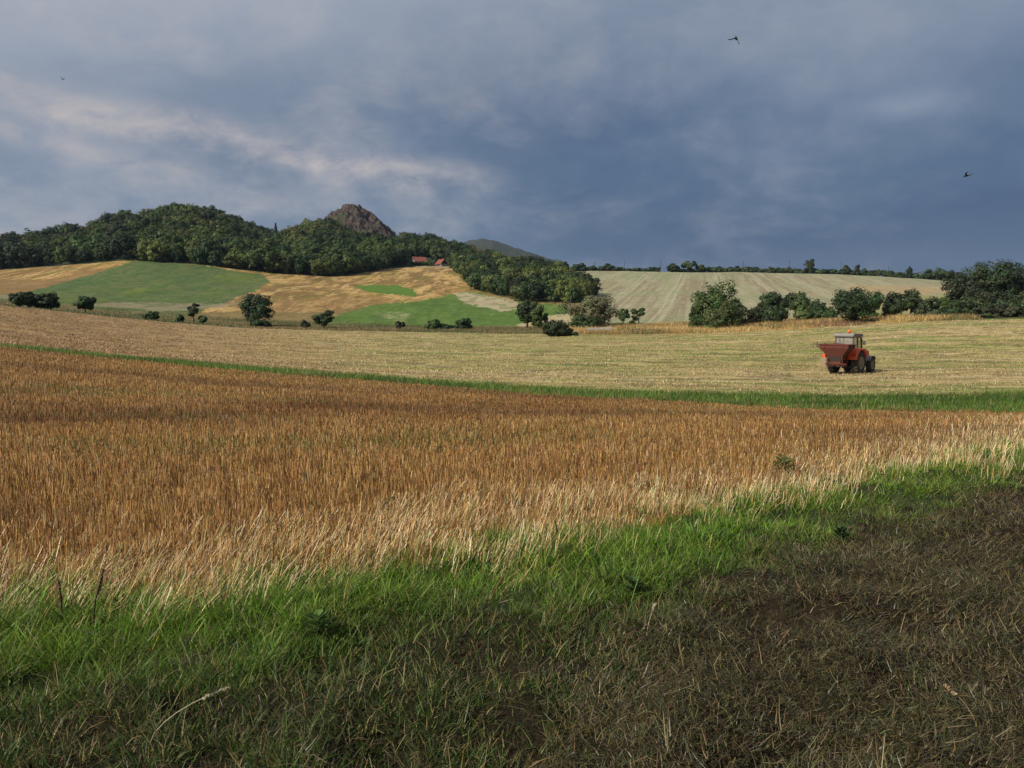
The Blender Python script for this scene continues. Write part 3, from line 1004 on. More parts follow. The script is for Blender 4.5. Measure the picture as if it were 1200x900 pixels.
def tree_at(px, base, top, wpx, label, color=(0.05, 0.085, 0.025), Y=None, z0=0.25, name='broadleaf_tree', cat='tree', leafpx=1.6, nl=10, ns=9, per=46, shape='round',
            group=None, seed=None, trunk=True, lean=0.0, alt=None, tr=None, mat=None):
    """a tree or bush whose base stands on the ground under photo position (px, base)"""
    X, Yd, Z = ground_at(px, base) if Y is None else ground_depth(px, Y)
    m = Yd / FPX
    ztop = EYE + float(h_of(top, Yd))
    h = max(ztop - Z, 0.5)
    w = 0.93 * wpx * m
    seed = seed if seed is not None else int(px * 7 + base * 3 + wpx)
    rng = np.random.default_rng(seed + 5)
    leaf = leafpx * m
    if trunk:
        root = empty(name, (X, Yd, Z), rng.uniform(-0.4, 0.4))
        me, cs = crown('crown', seed, w, h, z0 * h, color, leaf, nl, ns, per, shape, lean * m, alt, mat)
        link('crown', me, root)
        mb = Mb()
        tg = [cs[i] for i in rng.choice(len(cs), 6, replace=False)]
        trunk_into(mb, rng, h, tr or max(0.035 * h, 0.12), tg, top=max(z0 + 0.2, 0.6))
        mb.build('trunk', M_BARK, root, smooth=True)
    else:
        me, cs = crown(name, seed, w, h, z0 * h, color, leaf, nl, ns, per, shape, lean * m, alt, mat)
        root = link(name, me)
        root.location = (X, Yd, Z)
        root.rotation_euler = (0, 0, rng.uniform(-0.4, 0.4))
    return tag(root, label, cat, group)


DK = (0.040, 0.064, 0.022)
MD = (0.052, 0.088, 0.025)
LT = (0.085, 0.125, 0.035)
OL = (0.135, 0.145, 0.068)
ORC = 'fruit trees beyond the crest of the field'
tree_at(21, 362, 344, 20, 'dark fruit tree at the outer end of the clump behind the field crest', DK, Y=172, group=ORC, name='fruit_tree')
tree_at(32, 364, 342.5, 17, 'dark fruit tree second from the outer end of the clump behind the crest', DK, Y=174, group=ORC, name='fruit_tree')
tree_at(42.5, 365, 345.5, 14, 'thin topped fruit tree between two dark ones behind the crest', (0.05, 0.055, 0.03), Y=182, group=ORC, name='fruit_tree')
tree_at(55, 366, 344, 27, 'wide fruit tree with visible trunk nearest the lone tree', DK, Y=176, group=ORC, name='fruit_tree', z0=0.2)
tree_at(100, 367, 348, 20, 'lone small fruit tree with short trunk in front of the green hillside', DK, Y=188, name='fruit_tree', z0=0.3)
BSH = 'bushes along the foot of the hillside'
tree_at(177.5, 378.5, 365.5, 15, 'round olive bush at the foot of the green hillside', MD, Y=188, z0=-0.1, trunk=False, name='bush', cat='bush', group=BSH)
tree_at(211, 379.5, 369, 9, 'smallest bush just beside the thin lollipop tree', MD, Y=192, z0=-0.1, trunk=False, name='bush', cat='bush', group=BSH, nl=5)
tree_at(227, 380, 356, 13, 'thin lollipop shaped tree with bare trunk between two small bushes', DK, Y=196, z0=0.38, nl=6)
tree_at(237.5, 380.5, 370.5, 10, 'small dark bush under the thin lollipop tree', DK, Y=196, z0=-0.1, trunk=False, name='bush', cat='bush', group=BSH, nl=5)
tree_at(300, 378, 346, 34, 'round lone oak with dark trunk before the golden slope', (0.04, 0.06, 0.025), Y=208, z0=0.22, nl=11)
tree_at(305, 384, 375, 22, 'low dark scrub below the round lone oak', DK, Y=196, z0=-0.2, trunk=False, name='bush', cat='bush', group=BSH)
tree_at(298, 378, 367, 10, 'narrow dark shrub hugging the trunk of the lone oak', DK, Y=205, z0=-0.1, trunk=False, name='bush', cat='bush', nl=5)
tree_at(358, 385.5, 375, 11, 'small scrubby bush between the oak and the twin headed tree', (0.06, 0.06, 0.03), Y=198, z0=-0.1, trunk=False, name='bush', cat='bush', group=BSH, nl=5)
tree_at(380, 383, 364, 23, 'small twin headed tree at the edge of the golden slope', DK, Y=205, z0=0.2, nl=6)
tree_at(467.5, 385.5, 376.5, 11, 'small brownish bush at the edge of the bright green field', (0.06, 0.055, 0.03), Y=200, z0=-0.1, trunk=False, name='bush', cat='bush', group=BSH, nl=5)
tree_at(508, 386.5, 375, 17, 'dark bush with a low tail below the bright green field', MD, Y=198, z0=-0.15, trunk=False, name='bush', cat='bush', group=BSH)
tree_at(523, 387, 380, 14, 'lowest flat bush between two rounder ones below the green field', DK, Y=198, z0=-0.2, trunk=False, name='bush', cat='bush', group=BSH, nl=5)
tree_at(543, 387, 373.5, 17, 'round dark bush nearest the forked tree below the green field', DK, Y=198, z0=-0.1, trunk=False, name='bush', cat='bush', group=BSH)
tree_at(618, 383, 352, 24, 'taller dark half of the tree pair at the sandy corner', DK, Y=205, z0=0.25)
tree_at(631, 383.5, 359, 18, 'lighter leafy tree leaning on the dark one at the sandy corner', LT, Y=198, z0=0.1, nl=7)
tree_at(692, 383, 348.5, 62, 'wide grey olive willow bush, largest bush below the woods', OL, Y=196, z0=-0.05, trunk=True, name='willow_bush', cat='bush', nl=15, ns=10, alt=(0.155, 0.155, 0.075), per=80, mat=M_FOREST)
tree_at(686, 384, 371, 30, 'green shrub growing at the foot of the wide willow bush', MD, Y=184, z0=-0.15, trunk=False, name='bush', cat='bush')
tree_at(652, 396.5, 376, 34, 'rounded dark green bush on the corner of the mown field', (0.045, 0.062, 0.022), Y=146, z0=-0.12, trunk=False, name='bush', cat='bush', nl=13)
tree_at(671, 397, 388, 14, 'tiny bush clinging to the rounded corner bush', DK, Y=146, z0=-0.2, trunk=False, name='bush', cat='bush', nl=5)
tree_at(730, 380, 362.5, 15, 'small tree with bare trunk beside the willow bush', MD, Y=212, z0=0.3, nl=6)
tree_at(748.5, 379.5, 361.5, 16, 'small round tree standing alone before the pale field', MD, Y=214, z0=0.25, nl=6)
tree_at(741, 380, 376, 7, 'tiny green bush between two small trees on the pale field edge', MD, Y=212, z0=-0.1, trunk=False, name='bush', cat='bush', nl=4)
HR = 'hedgerow along the far edge of the mown field'
tree_at(836, 384, 332, 44, 'tall broad tree at the head of the hedgerow', (0.045, 0.085, 0.022), Y=168, z0=0.08, nl=14, ns=11, group=HR, lean=4)
tree_at(818, 385, 362, 22, 'low leafy skirt of shrub under the tall broad tree', (0.05, 0.085, 0.025), Y=172, z0=-0.1, trunk=False, name='bush', cat='bush', group=HR)
tree_at(843, 387.5, 354, 46, 'rounded lighter green bush in front of the tall broad tree', (0.07, 0.10, 0.032), Y=158, z0=-0.1, trunk=False, name='bush', cat='bush', nl=13, group=HR)
tree_at(863, 383, 351, 24, 'pointed leafy shrub with yellowish patch beside the tall broad tree', (0.05, 0.08, 0.025), Y=164, z0=-0.05, trunk=False, name='bush', cat='bush', shape='cone', group=HR, alt=(0.12, 0.15, 0.03))
tree_at(885, 378, 361, 24, 'low olive bush between two hedgerow trees', (0.06, 0.075, 0.03), Y=172, z0=-0.1, trunk=False, name='bush', cat='bush', group=HR)
tree_at(905, 378, 343, 30, 'dark tree with drooping branch in the hedgerow', DK, Y=176, z0=0.35, group=HR)
tree_at(905, 379, 358, 36, 'dense dark bush beneath the drooping tree', DK, Y=170, z0=-0.1, trunk=False, name='bush', cat='bush', group=HR, nl=11)
tree_at(936, 372, 344, 30, 'flat topped dark tree with gap of field beneath its crown', DK, Y=182, z0=0.32, shape='umbrella', group=HR)
tree_at(940, 374, 358, 19, 'light green bush under the flat topped tree', LT, Y=176, z0=-0.1, trunk=False, name='bush', cat='bush', group=HR)
tree_at(957, 374, 354, 20, 'dark upright bush beside the light green one', DK, Y=174, z0=-0.1, trunk=False, name='bush', cat='bush', group=HR)
tree_at(968, 374, 361, 22, 'low mid green bush behind the tractor cab', MD, Y=172, z0=-0.1, trunk=False, name='bush', cat='bush', group=HR)
tree_at(999, 381.5, 339, 46, 'largest dark hedgerow tree just above the tractor', DK, Y=138, z0=0.12, nl=13, ns=10, group=HR)
tree_at(1021, 373, 343, 22, 'lighter green tree tucked behind the largest dark tree', (0.065, 0.11, 0.03), Y=165, z0=0.05, group=HR, nl=7)
tree_at(1045, 370, 344, 26, 'dark dense round tree in the hedgerow', DK, Y=168, z0=0.0, group=HR)
tree_at(1067, 368, 340.5, 26, 'open dark tree with forked trunk in the hedgerow', DK, Y=170, z0=0.25, group=HR)
for k, (px, b, t, w, lab, colr) in enumerate([
        (1087, 370, 350, 26, 'thin topped grey green bush at the start of the dense thicket', (0.06, 0.085, 0.04)),
        (1106, 371, 350, 28, 'green bush second in the dense thicket', MD),
        (1124, 373, 351, 30, 'yellowish green bush in the dense thicket under the round dark tree', (0.075, 0.095, 0.035)),
        (1146, 374, 344, 34, 'grey green bush in the dense thicket below the tallest tree', (0.06, 0.085, 0.038)),
        (1170, 374, 343, 36, 'tall grey green bush in the dense thicket', (0.065, 0.09, 0.042)),
        (1196, 375, 341, 36, 'pale green bush at the outer end of the dense thicket', (0.08, 0.105, 0.045)),
        (1228, 375, 341, 40, 'grey green bush partly cut by the photo edge in the thicket', (0.065, 0.09, 0.042)),
        (1112, 376, 361, 22, 'low dark shrub at the front of the dense thicket', DK),
        (1152, 376, 361, 30, 'low reddish dark shrub along the field edge of the thicket', (0.05, 0.054, 0.025)),
        (1185, 376, 360, 34, 'low brown shrub at the field edge below the pale green bush', (0.055, 0.057, 0.027))]):
    tree_at(px, b, t, w, lab, colr, Y=(152 if t < 355 else 140), z0=-0.12, trunk=False, name='bush', cat='bush', group='thicket at the end of the hedgerow', nl=11)
TT = 'tall trees above the thicket'
tree_at(1124, 356, 325, 34, 'round dark tree beside the tallest trees above the thicket', (0.036, 0.045, 0.022), Y=190, z0=0.15, group=TT, nl=11)
tree_at(1147, 356, 310, 34, 'tall dark tree with pointed top above the thicket', (0.035, 0.055, 0.022), Y=196, z0=0.1, group=TT, nl=12)
tree_at(1170, 356, 307, 36, 'tallest broad dark tree above the thicket', (0.038, 0.062, 0.024), Y=192, z0=0.1, group=TT, nl=13)
tree_at(1190, 356, 309, 30, 'tall dark tree at the outer end above the thicket', (0.035, 0.055, 0.022), Y=194, z0=0.1, group=TT, nl=11)
tree_at(1218, 356, 318, 34, 'dark tree just past the tall trees above the thicket', (0.035, 0.055, 0.022), Y=196, z0=0.1, group=TT, nl=11)

# ------------------------------------------------------------------ the tree line on the skyline of the pale field
def ridge_tree(px, wpx, hpx, label, group, name='bush', cat='bush', trunk=False, z0=-0.1, shape='round', color=DK, back=14):
    Yr = float(np.interp(px, CX, KY[HT])) + back
    X, Y, Z = ground_depth(px, Yr)
    _, gy = project(np.array([X]), np.array([Y]), np.array([Z]))
    return tree_at(px, 0, float(gy[0]) - hpx, wpx, label, color, Y=Yr, z0=z0, name=name, cat=cat, trunk=trunk, group=group, nl=7, ns=6, per=16, shape=shape, leafpx=1.6)


SK = 'hedge bushes on the skyline of the pale field'
rr = random.Random(5)
p = 637.0
while p < 1130:
    gap = any(a < p < b for a, b in ((700, 704), (737, 741), (775, 783), (817, 820), (826, 829)))
    hh = rr.uniform(4.5, 7.5) if p > 830 else rr.uniform(3.0, 6.5)
    wd = rr.uniform(9, 16)
    if p > 1010: hh = rr.uniform(6, 8.5)
    if not gap:
        z = 'the houses side' if p < 700 else ''
        ridge_tree(p, wd, hh, 'dark low hedge bush in the row along the skyline of the pale field', SK)
    p += rr.uniform(5.0, 8.0)
for px, w, h, lab, z0, shp in [
        (662, 8, 11, 'round small tree nearest the woods on the skyline', 0.25, 'round'),
        (681, 10, 9, 'broad low tree on the skyline beside the first pole', 0.1, 'round'),
        (674, 8, 8, 'small dark tree touching the broad low one on the skyline', 0.1, 'round'),
        (712, 8, 9, 'small tree with gap beneath between the second and third poles', 0.2, 'round'),
        (789, 13, 10, 'rounded dark tree joined to the wide crowned skyline tree', 0.12, 'round'),
        (806, 18, 13, 'wide crowned tree with sky showing under it on the skyline', 0.4, 'umbrella'),
        (821, 9, 9, 'compact round tree beside the wide crowned skyline tree', 0.15, 'round'),
        (948.5, 11, 17, 'tall oval tree standing highest on the skyline', 0.2, 'round'),
        (991, 9, 11, 'pointed tree on the skyline beside the seventh pole', 0.05, 'cone'),
        (1004, 6, 12, 'narrow upright tree on the skyline past the pointed one', 0.05, 'round'),
        (1065, 7, 14, 'slender upright tree before the blue far hills', 0.1, 'round'),
        (1088, 16, 13, 'leafy tree at the near end of the skyline copse', 0.0, 'round'),
        (1101, 16, 15, 'tallest tree of the skyline copse by the far hills', 0.0, 'round'),
        (1113, 16, 13, 'rounded tree in the middle of the skyline copse', 0.0, 'round'),
        (1124, 14, 12, 'last rounded tree of the skyline copse by the thicket', 0.0, 'round')]:
    ridge_tree(px, w, h, lab, 'trees on the skyline of the pale field', 'skyline_tree', 'tree', True, z0, shp, back=10)

# utility poles along the skyline
for k, (px, top, word) in enumerate([(697, 307, 'first'), (732, 306, 'second'), (774, 305.5, 'third'), (817, 306, 'fourth'), (871, 306, 'fifth'), (925, 305, 'sixth'), (985, 307, 'seventh'), (1041, 312, 'eighth')]):
    Yr = float(np.interp(px, CX, KY[HT])) + 22
    X, Y, Z = ground_depth(px, Yr)
    hgt = EYE + float(h_of(top, Yr)) - Z
    root = empty('utility_pole', (X, Y, Z), 0.3)
    tag(root, f'thin wooden utility pole on the skyline, {word} counted from the woods', 'pole', 'utility poles on the skyline')
    Mb().tube([(0, 0, -0.5), (0, 0, hgt)], [0.2, 0.13], 8).build('post', M_POLE, root)
    Mb().box((0, 0, hgt - 0.5), (1.5, 0.1, 0.14)).build('crossarm', M_POLE, root)
    mb = Mb()
    for s in (-0.65, 0.65):
        mb.tube([(s, 0, hgt - 0.43), (s, 0, hgt - 0.2)], [0.05, 0.07], 6)
    mb.build('insulator', plain('porcelain', (0.5, 0.48, 0.45), 0.3), root)

# ------------------------------------------------------------------ the woods on the hills
def forest_template(seed, leaf, n_cl, per, color, shape='round'):
    rng = np.random.default_rng(seed)
    cs, rs, li = clumps(rng, 1.0, 1.0, 0.0, n_cl, 5, shape)
    lob = 1 + rng.normal(0, 0.12, (n_cl, 1))
    cc = np.asarray(color)[None, :] * lob[li]
    V, Fq, c = leaf_cloud(cs, rs, per, leaf, cc, rng, (0, 0, 0.42))
    lo, hi = V.min(0), V.max(0)
    V = (V - (lo + hi) / 2) / (hi - lo)
    V[:, 2] += 0.5
    return V, Fq, c


F_COLS = [(0.07, 0.11, 0.027), (0.038, 0.066, 0.022), (0.11, 0.14, 0.033), (0.055, 0.092, 0.028), (0.09, 0.118, 0.03), (0.028, 0.046, 0.018)]
F_MESH = []
for k, fc in enumerate(F_COLS):
    V, Fq, cc = forest_template(300 + k, 0.062, 10, 44, fc)
    F_MESH.append(quads_mesh('woodland_tree', V * np.array((1, 1, 1)), Fq, M_LEAF, cc))


def in_woods(c, py):
    return c


def build_forest():
    rng = np.random.default_rng(77)
    pts = []
    # hill woods: from the meadow edge up to and over the ridge
    for c in np.arange(-330, 655, 1.0):
        y0, y1 = float(curve_Y(HT, c)), float(curve_Y(RD, c))
        if c < 165: y0 += 4
        if 455 < c < 535: y0 += 16
        if c > 600: y0 += 10
        pts.append((c, y0, y1 + (60 if c < 620 else 10)))
    cand = []
    for c, y0, y1 in pts:
        Y = y0 + rng.random() * 3
        while Y < y1:
            cand.append((c + rng.uniform(-0.5, 0.5), Y))
            Y += rng.uniform(3.5, 7)
    # wedge of woods running down between the green and the pale field
    for _ in range(60000):
        c, Y = rng.uniform(520, 712), rng.uniform(240, 600)
        cand.append((c, Y))
    cand = np.array(cand)
    X = (cand[:, 0] - 600) / FPX * cand[:, 1]
    Y = cand[:, 1]
    Z = terrain(X, Y)
    px, py = project(X, Y, Z)
    hill = np.arange(len(X)) < len(X) - 60000
    ok = hill | (inside(px, py, WEDGE) & (Y < curve_Y(HT, cand[:, 0])))
    # clearings for the houses
    ok &= ~((px > 474) & (px < 528) & (Y < 600))
    X, Y, Z, px, py = X[ok], Y[ok], Z[ok], px[ok], py[ok]
    cl = Y - curve_Y(HT, col_of(X, Y))
    order = rng.permutation(len(X))
    grid, keep = {}, []
    for i in order:
        gx, gy = int(X[i] // 7), int(Y[i] // 7)
        good = True
        for a in (-1, 0, 1):
            for b in (-1, 0, 1):
                for j in grid.get((gx + a, gy + b), ()):
                    if (X[i] - X[j]) ** 2 + (Y[i] - Y[j]) ** 2 < (6.4 if cl[i] < 60 else 5.0) ** 2:
                        good = False
        if good:
            grid.setdefault((gx, gy), []).append(i)
            keep.append(i)
    keep = np.array(keep)
    X, Y, Z, px, py = X[keep], Y[keep], Z[keep], px[keep], py[keep]
    n = len(X)
    c = col_of(X, Y)
    # bare rock summit keeps its trees low
    edge = Y - curve_Y(HT, c)
    wedge = Y < curve_Y(HT, c)
    H = rng.uniform(9.0, 14.0, n)
    H = np.where(c < 130, H * 0.85, H)
    H = H * np.interp(edge, [0, 40, 130], [1.0, 0.92, 0.70])
    H = np.where(wedge, rng.uniform(7.0, 11, n), H)
    H = np.where((c > 540) & ~wedge, rng.uniform(5.5, 9.0, n), H)
    rock = (c > 378) & (c < 468) & (Y > 770)
    H = np.where(rock, rng.uniform(5.5, 9, n), H)
    ridge_near = (Y > curve_Y(RD, c) - 60) & (c < 320)
    H = np.where(ridge_near, rng.uniform(7, 13, n), H)
    H = H * np.clip(rng.lognormal(0, 0.16, n), 0.7, 1.3)
    W = np.maximum(H, 6) * rng.uniform(0.65, 1.3, n)
    rockfoot = np.interp(px, [372, 380, 388, 396, 406, 420, 440, 456, 470, 476], [240, 250, 252, 258, 265, 269, 272, 275, 280, 240])
    bare = (px > 376) & (px < 471) & (Y > 640) & (py - H * FPX / Y < rockfoot)
    H = np.where(bare, 0.0, H)
    # which trees show: front rows (nearest on each bearing)
    order = np.argsort(Y)
    front = np.full(1100, 1e9)
    shown = np.zeros(n)
    for i in order:
        k = int(c[i] + 400)
        half = max(int(W[i] * FPX / Y[i] / 2), 1)
        top = py[i] - H[i] * FPX / Y[i]
        seg = front[max(k - half, 0):k + half + 1]
        shown[i] = np.clip(seg - top, 0, H[i] * FPX / Y[i]).mean() * half
        front[max(k - half, 0):k + half + 1] = np.minimum(seg, top + 2)
    shown[(c < 0) | (c > 700)] *= 0.01
    shown[H < 0.5] = -1
    # colour of the woods: cloud shade on the flank and sunlit front crowns put into leaf tones
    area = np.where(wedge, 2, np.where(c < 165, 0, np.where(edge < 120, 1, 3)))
    labels = {0: ('leafy green tree toned dark for cloud shade in the wood along the long flank of the bigger hill', 'trees along the flank of the bigger hill'),
              1: ('full crowned green tree at the forest edge above the meadow', 'trees at the forest edge above the meadow'),
              2: ('rounded green tree in the wood running down between the fields', 'trees of the wood between the fields'),
              3: ('green tree on the upper slope of the wooded hills', 'trees on the upper slopes of the hills')}
    ind = np.argsort(-shown)[:285]
    isind = np.zeros(n, bool); isind[ind] = True
    mixv = fbm(X * 0.012, Y * 0.012, 120, 3)
    for i in np.nonzero(isind)[0]:
        k = int(rng.integers(0, len(F_MESH)))
        if area[i] == 0: k = (1, 3, 5, 0)[int(rng.integers(0, 4))]  # darker leaf colours stand for cloud shade on this flank
        if area[i] == 1: k = (0, 2, 4, 3, 0, 1)[int(rng.integers(0, 6))]  # lighter leaf colours stand for sunlit crowns in the front rows
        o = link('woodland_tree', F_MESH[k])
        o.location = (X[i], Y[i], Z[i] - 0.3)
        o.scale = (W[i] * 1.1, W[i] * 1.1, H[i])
        o.rotation_euler = (0, 0, rng.uniform(0, 6.28))
        lab, grp = labels[int(area[i])]
        tag(o, lab, 'tree', grp)
    rest = np.nonzero(~isind & (H > 0.5))[0]
    T = [forest_template(500 + k, 0.10, 8, 16, fc) for k, fc in enumerate(F_COLS + [(0.10, 0.085, 0.03)])]
    parts = []
    for i in rest:
        k = int(rng.integers(0, len(F_COLS)))
        if mixv[i] > 0.6 and rng.random() < 0.4: k = 6
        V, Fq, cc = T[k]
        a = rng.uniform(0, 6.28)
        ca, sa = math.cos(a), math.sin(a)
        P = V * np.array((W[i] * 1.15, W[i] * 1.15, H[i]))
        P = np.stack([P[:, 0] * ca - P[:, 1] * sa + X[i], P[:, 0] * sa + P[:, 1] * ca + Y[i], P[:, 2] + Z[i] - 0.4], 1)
        parts.append((P, Fq, cc * rng.uniform(0.7, 1.2) * (0.78 if c[i] < 165 else 1.0)))  # flank crowns darkened in colour for the cloud shade
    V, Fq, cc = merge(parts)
    o = link('forest', quads_mesh('forest', V, Fq, M_FOREST, cc))
    tag(o, 'dense mixed forest covering the upper slopes of both hills', 'forest', kind='stuff')
    print('forest', n, 'rest', len(rest))


build_forest()

# a conifer poking out of the saddle between the hills
def conifer(px, Y, top, wpx):
    X, Yd, Z = ground_depth(px, Y)
    h = EYE + float(h_of(top, Yd)) - Z
    w = wpx * Yd / FPX
    rng = np.random.default_rng(9)
    cs, rs = [], []
    for k in range(46):
        t = (k + 0.5) / 46
        r = (1 - t) * w / 2 + 0.15
        a = k * 2.4
        cs.append((math.cos(a) * r * 0.6, math.sin(a) * r * 0.6, h * (0.12 + 0.86 * t)))
        rs.append(max(r * 0.55, 0.3))
    root = empty('spruce_tree', (X, Yd, Z))
    V, Fq, cc = leaf_cloud(np.array(cs), np.array(rs), 14, 1.0, np.tile(np.array((0.028, 0.045, 0.026)), (46, 1)), rng)
    link('crown', quads_mesh('crown', V, Fq, M_LEAF, cc), root)
    Mb().tube([(0, 0, -0.5), (0, 0, h * 0.95)], [0.35, 0.06], 7).build('trunk', M_BARK, root)
    tag(root, 'single dark spruce rising above the saddle between the two hills', 'tree')


conifer(323.5, 700, 261, 9)

# ------------------------------------------------------------------ the rock summit and the far hills
def rock_mat():
    m, nt = new_mat('summit_rock')
    geo = nd(nt, 'ShaderNodeNewGeometry')
    n1 = nd(nt, 'ShaderNodeTexNoise', i_Scale=0.11, i_Detail=8.0, i_Roughness=0.7)
    n2 = nd(nt, 'ShaderNodeTexNoise', i_Scale=0.05, i_Detail=4.0)
    for n in (n1, n2):
        nt.links.new(geo.outputs['Position'], n.inputs['Vector'])
    c = ramp(nt, n1.outputs[0], [(0.3, (0.024, 0.018, 0.014)), (0.5, (0.055, 0.039, 0.029)), (0.72, (0.12, 0.086, 0.06))])
    g = ramp(nt, n2.outputs[0], [(0.56, (0, 0, 0)), (0.66, (1, 1, 1))])
    c = mixc(nt, mth(nt, 'MULTIPLY', g, 0.7), c, (0.055, 0.065, 0.028))
    p = nd(nt, 'ShaderNodeBsdfPrincipled', i_Roughness=0.95)
    nt.links.new(c, p.inputs['Base Color'])
    b = nd(nt, 'ShaderNodeBump', i_Strength=1.0, i_Distance=3.0)
    nt.links.new(n1.outputs[0], b.inputs['Height'])
    nt.links.new(b.outputs[0], p.inputs['Normal'])
    finish(nt, p.outputs[0])
    return m


def build_rock():
    Yc = 835.0
    us = np.linspace(368, 472, 240)
    vs = np.linspace(-55, 75, 150)
    prof = line([(366, 285), (378, 270), (386, 258), (394, 252), (400, 247), (406, 244), (414, 242), (421, 243.5), (430, 247), (438, 252), (445, 257), (452, 262), (459, 269), (466, 278), (474, 290)])
    U, Vv = np.meshgrid(us, vs)
    Y = Yc + Vv
    crest = EYE + h_of(prof(U), Yc)
    base = EYE + h_of(290, Yc)
    f = np.where(Vv < 0, np.clip(1 - (np.abs(Vv) / 55) ** 1.7, 0, 1), np.clip(1 - (Vv / 75) ** 1.8, 0, 1))
    X = (U - 600) / FPX * Yc
    Z = base + (crest - base) * f
    r1 = np.abs(fbm(X * 0.055, Y * 0.055, 131, 4) - 0.5)
    r2 = fbm(X * 0.16, Y * 0.16, 132, 4) - 0.5
    st = np.round(Z / 6.0 + r2 * 0.8) * 6.0
    Z = Z * 0.6 + st * 0.4 + (-r1 * 26 + 3.0 + r2 * 5.0 + (fbm(X * 0.5, Y * 0.5, 134, 3) - 0.5) * 3.2) * np.clip(f * 6, 0, 1)
    R, M = X.shape
    idx = np.arange(R * M).reshape(R, M)
    Fq = np.stack([idx[:-1, :-1], idx[:-1, 1:], idx[1:, 1:], idx[1:, :-1]], 2)
    o = link('rock_outcrop', quads_mesh('rock_outcrop', np.stack([X.ravel(), Y.ravel(), Z.ravel()], 1), Fq, rock_mat()))
    tag(o, 'bare brown craggy rock summit of the smaller hill', 'rock')
    # scrub on the crag
    return


build_rock()


def far_hill(name, Yc, prof, depth, label, colr, seed, tex=0.02, rough=8):
    us = np.linspace(prof[0][0], prof[-1][0], 220)
    vs = np.linspace(-1, 1, 50)
    pf = line(prof)
    U, Vv = np.meshgrid(us, vs)
    X = (U - 600) / FPX * Yc
    Y = Yc + Vv * depth
    crest = EYE + h_of(pf(U), Yc)
    Z = -30 + (crest + 30) * np.clip(1 - np.abs(Vv) ** 1.5, 0, 1)
    Z += (fbm(X * tex, Y * tex, seed, 4) - 0.5) * rough
    R, M = X.shape
    idx = np.arange(R * M).reshape(R, M)
    Fq = np.stack([idx[:-1, :-1], idx[:-1, 1:], idx[1:, 1:], idx[1:, :-1]], 2)
    n = fbm(X.ravel() * tex * 2, Y.ravel() * tex * 2, seed + 3, 4)[:, None]
    cols = np.asarray(colr)[None, :] * (0.6 + 0.8 * n)
    o = link(name, quads_mesh(name, np.stack([X.ravel(), Y.ravel(), Z.ravel()], 1), Fq, M_GROUND, cols, smooth=True))
    tag(o, label, 'hill', kind='structure')


far_hill('hill', 2900, [(500, 345), (520, 310), (540, 288), (552, 281.5), (565, 279.5), (578, 280.5), (592, 285), (610, 292), (625, 298), (640, 304), (655, 309), (680, 318), (720, 335)],
         700, 'hazy wooded hill behind the saddle beside the woods', (0.042, 0.048, 0.034), 141, 0.012, 26)
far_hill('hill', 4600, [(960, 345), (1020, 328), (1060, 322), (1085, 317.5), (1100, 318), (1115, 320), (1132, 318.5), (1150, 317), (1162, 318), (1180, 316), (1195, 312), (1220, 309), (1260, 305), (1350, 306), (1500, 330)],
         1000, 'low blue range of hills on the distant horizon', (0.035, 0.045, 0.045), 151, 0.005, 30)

# ------------------------------------------------------------------ the hamlet
M_ROOF = plain('clay_tiles', (0.22, 0.068, 0.045), 0.9, dirt=(0.13, 0.05, 0.038), scale=1.2)
M_WHITE = plain('lime_wall', (0.72, 0.69, 0.63), 0.9, scale=0.6)
M_TIMBER = plain('dark_boards', (0.035, 0.025, 0.02), 0.8)
M_GLASSD = plain('window_glass', (0.03, 0.035, 0.045), 0.1)


def house(px, Y, wpx, top, rot, label, gable_mat, wall_h=2.3):
    X, Yd, Z = ground_depth(px, Y)
    m = Yd / FPX
    L, D = wpx * m, 7.0
    rh = 3.0
    root = empty('house', (X, Yd, EYE + float(h_of(top, Yd)) - wall_h - rh - 0.2), rot)
    tag(root, label, 'house', 'red roofed houses of the hamlet')
    Mb().box((0, 0, wall_h / 2 - 0.3), (L, D, wall_h + 0.6)).build('wall', M_WHITE, root)
    g = Mb()
    for s in (-1, 1):
        x0, x1 = s * (L / 2 - 0.25), s * (L / 2 + 0.003)
        a = [(x0, -D / 2, wall_h), (x0, D / 2, wall_h), (x0, 0, wall_h + rh)]
        b = [(x1, q[1], q[2]) for q in a]
        g.poly(a); g.poly(b)
        for i in range(3):
            j = (i + 1) % 3
            g.poly([a[i], a[j], b[j], b[i]])
    g.build('gable', gable_mat, root)
    rf = Mb()
    for s in (-1, 1):
        y0, z0 = s * (D / 2 + 0.5), wall_h - 0.45
        pts = [(-L / 2 - 0.5, y0, z0), (L / 2 + 0.5, y0, z0), (L / 2 + 0.5, 0, wall_h + rh), (-L / 2 - 0.5, 0, wall_h + rh)]
        up = [(q[0], q[1], q[2] + 0.22) for q in pts]
        rf.poly(pts); rf.poly(up)
        for i in range(4):
            j = (i + 1) % 4
            rf.poly([pts[i], pts[j], up[j], up[i]])
    rfo = rf.build('roof', M_ROOF, root)
    Mb().box((L * 0.2, 0.6, wall_h + rh + 0.3), (0.6, 0.6, 1.6)).build('chimney', M_ROOF, rfo)
    for xx in (-L * 0.28, 0.0, L * 0.28):
        w = Mb().box((xx, -D / 2 - 0.02, 1.5), (1.1, 0.08, 1.2)).build('window', M_TIMBER, root)
        Mb().box((xx, -D / 2 - 0.075, 1.5), (0.9, 0.03, 1.0)).build('pane', M_GLASSD, w)
    for s in (-1, 1):
        w = Mb().box((s * (L / 2 + 0.04), 0.0, 1.5), (0.08, 1.2, 1.2)).build('window', M_TIMBER, root)
        Mb().box((s * (L / 2 + 0.095), 0.0, 1.5), (0.03, 1.0, 1.0)).build('pane', M_GLASSD, w)
    Mb().box((L * 0.12, -D / 2 - 0.03, 0.95), (0.95, 0.08, 2.0)).build('door', M_TIMBER, root)
    return root


